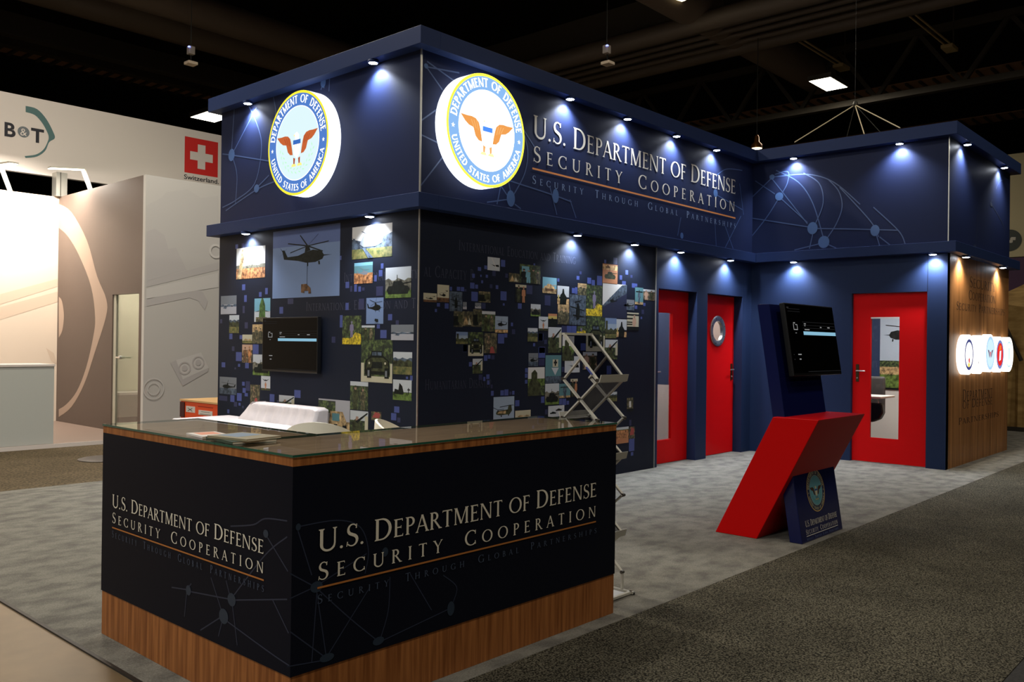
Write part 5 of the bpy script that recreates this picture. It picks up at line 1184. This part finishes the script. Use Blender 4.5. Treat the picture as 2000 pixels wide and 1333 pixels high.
tag(MB().box(qa.x, 15.9, .062, 9.25, 16.4, qa.z-.04, mat('grey_cupboard', (110, 106, 98), .5)).box(qa.x-.02, 15.88, qa.z-.04, 9.27, 16.42, qa.z, WHITEP).build('low_cupboard'), 'low grey cupboard inside the store room behind the glass door', 'cupboard')
# white desk
p = onz((104, 867), .06); zt = ony((104, 712), p.y)[2]
t = thing('reception_desk', 'plain pale grey reception desk in the bright booth', 'desk', (p.x-1, p.y, .06))
MB().box(p.x-2.2, p.y, .061, p.x, p.y+.6, zt-.03, mat('desk_grey', (186, 190, 184), .6)).build('front_panel', t)
MB().box(p.x-2.21, p.y-.01, zt-.03, p.x+.01, p.y+.61, zt, WHITEP).build('worktop', t)
# aluminium post
struct(MB().box(6.17, NB-.12, 4.15, 6.36, NB+.08, hb+.02, ALU).box(6.235, NB-.125, 4.15, 6.25, NB-.12, hb+.02, STEEL).build('column_post'), 'aluminium corner post of the bright booth')
# arm lights
WARM = emit_mat('warm_tube', (255, 244, 222), 9)
def arm_light(base, elbow, tip, label, power, aim):
    t = thing('arm_light', label, 'lamp', base, 'arm lights over the bright booth')
    MB().bar(base, elbow, .07, .03, ALUW, (0, 1, .01)).build('arm', t)
    MB().bar(elbow, tip, .16, .03, ALUW).build('lamp_head', t)
    e_, t_ = Vector(elbow), Vector(tip); dn = Vector((0, 0, -.018))
    MB().bar(e_+dn, t_+dn, .13, .012, WARM).build('lens', t)
    c = (e_+t_)/2+Vector((0, 0, -.05))
    l = area_lamp('arm_beam', (0, 0, 0), power, .5, .12, (1, .90, .78), aim)
    l.parent = t; l.location = c-Vector(base)
yq = 15.55
arm_light((NX+.03, yq, 4.15), tuple(onx((162, 330), NX)), tuple(onx((162, 330), NX)+Vector((-.55, 0, -.06))), 'bright LED arm light on top of the taupe side wall', 60, (.3, .1, -1))
for px, lab in (((12, 352), 'LED arm light on the cream back wall at the picture edge'), ((-60, 345), 'LED arm light on the cream back wall beyond the picture edge')):
    q = ony(px, NB-.5); bq = ony((px[0]+8, 372), NB+.04)
    arm_light((bq.x, NB+.04, 4.15), (q.x, NB-.2, 4.55), (q.x, NB-.85, 4.5), lab, 85, (0, .45, -1))

# ------------------------------------------------------------------ far right: tent and neighbouring stand
CAN = noise_mat('tan_canvas', (140, 108, 56), (176, 142, 84), 3, .85, (1, 1, 3), 5, bump=.4, bscale=6)
TX = 19.2
pts = [onx(q, TX) for q in ((1960, 592), (2000, 606), (2030, 640), (2040, 835), (1960, 822))]
zt0 = pts[0].z
t = thing('canvas_tent', 'tan canvas tent behind the far end of the wood wall', 'tent', (TX, 4, 0))
ya, yb_ = onx((1940, 700), TX).y, onx((2060, 700), TX).y
mb = MB()
nn = 14
ztop = [zt0+.12*math.sin(k*.9)-.05*k*.3 for k in range(nn+1)]
rows = []
for k in range(nn+1):
    y = ya+(yb_-ya)*k/nn
    rows.append([(TX+.12*math.sin(k*1.7)*(1-j/6)-.25*j/6*0, y, .012+(zt0-.1*k/nn*2)*j/6) for j in range(7)]+[(TX+.9, y, zt0+.25), (TX+3, y, zt0+.6)])
vs = [q for r_ in rows for q in r_]; c_ = len(rows[0])
mb.mesh(vs, [(k*c_+j, k*c_+j+1, (k+1)*c_+j+1, (k+1)*c_+j) for k in range(nn) for j in range(c_-1)], CAN)
mb.build('canvas', t, smooth=True)
pa_, pb_ = onx((1968, 640), TX), onx((1998, 705), TX)
MB().tube([(TX-.13, pa_.y, pa_.z), (TX-.13, pb_.y, pb_.z)], .035, mat('dark_webbing', (40, 34, 24), .8)).build('seam_strap', t)
MB().bar((TX-.14, ya, .05), (TX-.14, yb_, .05), .06, .07, mat('dark_webbing', (40, 34, 24), .8)).build('ground_strap', t)
NXR = 26.0
FR2 = Frame((NXR, 0, 0), (0, -1, 0), (0, 0, 1))
y0, y1 = onx((1955, 400), NXR).y, onx((2060, 400), NXR).y
zt_, zm = onx((1985, 300), NXR).z, onx((1985, 502), NXR).z
t = thing('display_wall', 'beige stand wall with a dark round sign and a purple lower half, far right', 'display wall', (NXR, (y0+y1)/2, 0))
MB().box(NXR, y1, zm, NXR+.2, y0, zt_, mat('beige_stand', (190, 176, 136), .6)).build('upper_panel', t, label='beige upper panel')
MB().box(NXR, y1, .005, NXR+.2, y0, zm-.02, mat('purple_stand', (62, 22, 62), .6)).build('lower_panel', t, label='dark purple lower panel')
u, v = FR2.px((1972, 470)); e1 = FR2.px((1996, 470))[0]-u
mb = MB(); disc(mb, FR2, u, v, e1, e1, mat('dark_sign', (56, 60, 52), .6), .01, 36); mb.build('round_sign', t)
mb = MB(); line2(mb, FR2, [FR2.px(q) for q in ((1969, 472), (1977, 472))], .08, LETTER, .02); line2(mb, FR2, [FR2.px(q) for q in ((1976, 474), (1976, 465))], .06, LETTER, .021); line2(mb, FR2, [FR2.px(q) for q in ((1975, 466.5), (1984, 466.5))], .08, LETTER, .022); mb.build('sign_symbol', t)

# ------------------------------------------------------------------ hall ceiling
struct(MB().box(-40, -40, 12, 60, 60, 12.2, CEIL).build('ceiling'), 'black hall ceiling')
struct(MB().box(-40, 48, 0, 60, 48.2, 12, CEIL).build('wall_hall_back')); struct(MB().box(52, -40, 0, 52.2, 48, 12, CEIL).build('wall_hall_right'))
PAN = emit_mat('led_panel', (255, 244, 214), 14)
def panel_light(p0, z, sx, sy, label, power):
    c = onz(p0, z)
    t = thing('ceiling_light', label, 'ceiling light', c, 'LED panels under the hall ceiling')
    MB().box(c.x-sx/2-.03, c.y-sy/2-.03, z+.005, c.x+sx/2+.03, c.y+sy/2+.03, z+.12, BEAM).build('housing', t)
    MB().box(c.x-sx/2, c.y-sy/2, z, c.x+sx/2, c.y+sy/2, z+.004, PAN).build('diffuser', t)
    MB().tube([(c.x, c.y, z+.12), (c.x, c.y, 11.98)], .008, CEIL, 6).build('hanger', t)
    l = area_lamp('panel_beam', (0, 0, 0), power, sx, sy, HALL_COL); l.parent = t; l.location = (0, 0, -.02)
panel_light((1618, 165), 8, 1.05, .52, 'bright square LED panel under the ceiling above the inner corner', 70)
panel_light((412, 229), 8, .75, .95, 'bright LED panel just left of the upper cornice end', 60)
# high bay lamp at the top edge
c = onz((1320, -4), 8.6)
t = thing('high_bay_lamp', 'round high-bay lamp glowing at the top edge of the picture', 'ceiling light', c, 'hall lamps')
MB().lathe([(.25, 0), (.27, .03), (.16, .18), (.06, .25)], c, BEAM, 24).build('reflector', t, smooth=True)
MB().lathe([(.24, -.004), (.05, -.02)], c, emit_mat('high_bay_glow', (255, 240, 190), 5), 24).build('diffuser', t)
MB().tube([c+Vector((0, 0, .25)), (c.x, c.y, 11.98)], .01, CEIL, 6).build('hanger', t)
c = onz((1478, 290), 6)
t = thing('pendant_lamp', 'small warm pendant lamp hanging beyond the inner corner', 'ceiling light', c)
MB().lathe([(.13, 0), (.12, .08), (.06, .14), (.05, .26), (.02, .3)], c, mat('pendant_copper', (130, 84, 40), .3, .8), 20).build('shade', t, smooth=True)
MB().lathe([(.115, -.004), (.03, -.02)], c, emit_mat('pendant_glow', (255, 236, 190), 6), 20).build('bulb', t)
MB().tube([c+Vector((0, 0, .3)), (c.x, c.y, 11.98)], .008, CEIL, 6).build('cord', t)
# access points
for (p0, p1, lab) in (((373, 97), (373, 124), 'small white wireless unit with a blue light high above the flag'), ((1185, 95), (1187, 124), 'small white wireless unit with a blue light high above the right seal')):
    a = onz(p0, 7.3); k = (a-Vector((0, 0, CAMH))).length
    t = thing('wireless_unit', lab, 'wireless unit', a, 'wireless units under the ceiling')
    b_ = Vector((0, 0, CAMH))+ray(p1)*(k/ray(p1).length)
    MB().box(a.x-.06, a.y-.06, a.z-.1, a.x+.06, a.y+.06, a.z+.06, mat('unit_white', (150, 140, 130), .6)).build('sensor', t, bevel=.01)
    MB().lathe([(.03, 0), (.02, .02)], a+Vector((-.07, -.06, .02)), emit_mat('blue_led', (120, 130, 255), 4), 10).build('indicator', t)
    MB().box(b_.x-.1, b_.y-.1, b_.z-.03, b_.x+.1, b_.y+.1, b_.z+.03, mat('unit_pale', (215, 196, 172), .6)).build('antenna', t, bevel=.01)
    MB().tube([a, (b_.x, b_.y, b_.z)], .015, BLACK, 6).build('bracket', t)
    MB().tube([(a.x, a.y, a.z+.06), (a.x, a.y, 11.98)], .008, CEIL, 6).build('hanger', t)
# structural steel, ducts, pipes
def beam(name, label, x0, y0, z0, x1, y1, z1, mt): return struct(MB().box(x0, y0, z0, x1, y1, z1, mt).build(name), label)
for i, y in enumerate((24.2,)):
    mb = MB().box(-20, y, 9, 22, y+.95, 9.03, DECK)
    for k in range(120): mb.box(-20+k*.35, y, 8.94, -20+k*.35+.08, y+.95, 9, BEAM)
    struct(mb.build('beam_deck'), 'brown ribbed deck strip under the ceiling')
for x, z in ((25.4, 9), (30.6, 9)):
    mb = MB().box(x, -8, z, x+1.0, 24, z+.03, DECK)
    for k in range(90): mb.box(x, -8+k*.36, z-.06, x+1.0, -8+k*.36+.06, z, BEAM)
    struct(mb.build('beam_deck'), 'brown ribbed deck strip under the ceiling')
PIPE = mat('dark_pipe', (112, 100, 88), .5)
for k, py in enumerate((23, 53, 66, 80, 93)):
    q = onz((1450, py), 8.5); r_ = (.22, .06, .06, .06, .16)[k]
    struct(MB().tube([(q.x, -6, 8.5), (q.x, 30, 8.5)], r_, PIPE, 10).build('beam_pipe', smooth=True), 'long dark pipe under the ceiling')
q = onz((1545, 120), 8.9)
struct(MB().tube([(14, q.y, 8.9), (q.x+1.8, q.y, 8.9)], .45, DUCT, 20).build('beam_duct', smooth=True), 'round duct under the ceiling')
q0, q1 = onz((240, 60), 8.5), onz((330, 40), 8.5)
for q, r_ in ((q0, .35), (q1, .35)): struct(MB().tube([(q.x-14, q.y, 8.9), (q.x+16, q.y, 8.9)], r_, DUCT, 16).build('beam_duct', smooth=True), 'round duct under the ceiling')
q = onz((200, 70), 8.5)
struct(MB().box(-20, q.y+1.5, 8.5, 22, q.y+1.8, 9.0, BEAM).build('beam_steel'), 'dark steel beam'); struct(MB().box(-20, q.y+3.0, 8.7, 22, q.y+3.3, 9.2, BEAM).build('beam_steel'), 'dark steel beam')
struct(MB().box(17.0, -8, 8.9, 19.2, 30, 9.6, BEAM).build('beam_steel'), 'wide dark soffit under the ceiling')
mb = MB()
for yy in range(-4, 24, 2):
    mb.bar((22.5, yy, 7.9), (22.5, yy+1, 9.3), .1, .1, BEAM, (1, 0, 0)); mb.bar((22.5, yy+1, 9.3), (22.5, yy+2, 7.9), .1, .1, BEAM, (1, 0, 0))
mb.box(22.4, -6, 7.8, 22.6, 26, 7.95, BEAM).box(22.4, -6, 9.25, 22.6, 26, 9.4, BEAM)
struct(mb.build('beam_truss'), 'dark roof truss')
STRUT = mat('strut_cream', (200, 178, 130), .6)
for a, b_, lab in (((1556, 70), (1650, 128), 'pale hanging strut beside the round duct'), ((1780, 22), (1862, 90), 'pale hanging strut at the upper right')):
    p, q = onz(a, 8.5), onz(b_, 8.5)
    t = thing('cable_strut', lab, 'cable strut', p, 'pale struts under the ceiling')
    MB().bar(p, q, .03, .03, STRUT).bar(p+Vector((0, .12, 0)), q+Vector((0, .12, 0)), .03, .03, STRUT).build('rails', t)
    MB().box(q.x-.25, q.y-.05, 8.42, q.x+.2, q.y+.2, 8.5, STRUT).build('end_box', t)
    MB().tube([q, (q.x, q.y, 11.98)], .02, BEAM, 6).tube([p, (p.x, p.y, 11.98)], .02, BEAM, 6).build('hangers', t)
# cables holding the header
ap = onx((1670, 205), 13.2)
t = thing('rigging_bridle', 'fan of steel cables rising above the network fascia', 'rigging', ap)
MB().lathe([(.03, -.03), (.05, 0), (.03, .05)], ap, STEEL, 12).build('ring', t)
for q in (onx((1552, 278), 12.3), onx((1688, 262), 12.4), onx((1758, 250), 12.3)):
    MB().tube([ap, (q.x, q.y, min(q.z, 4.7))], .008, mat('cable_pale', (220, 206, 170), .4), 6).build('cable', t, label='pale steel cable')
for y_ in (4.4, 5.4): MB().tube([ap, (13.6, y_, 4.4)], .006, STEEL, 6).build('cable', t)
MB().tube([ap, (ap.x, ap.y, 11.98)], .0015, BLACK, 6).build('hoist_line', t)
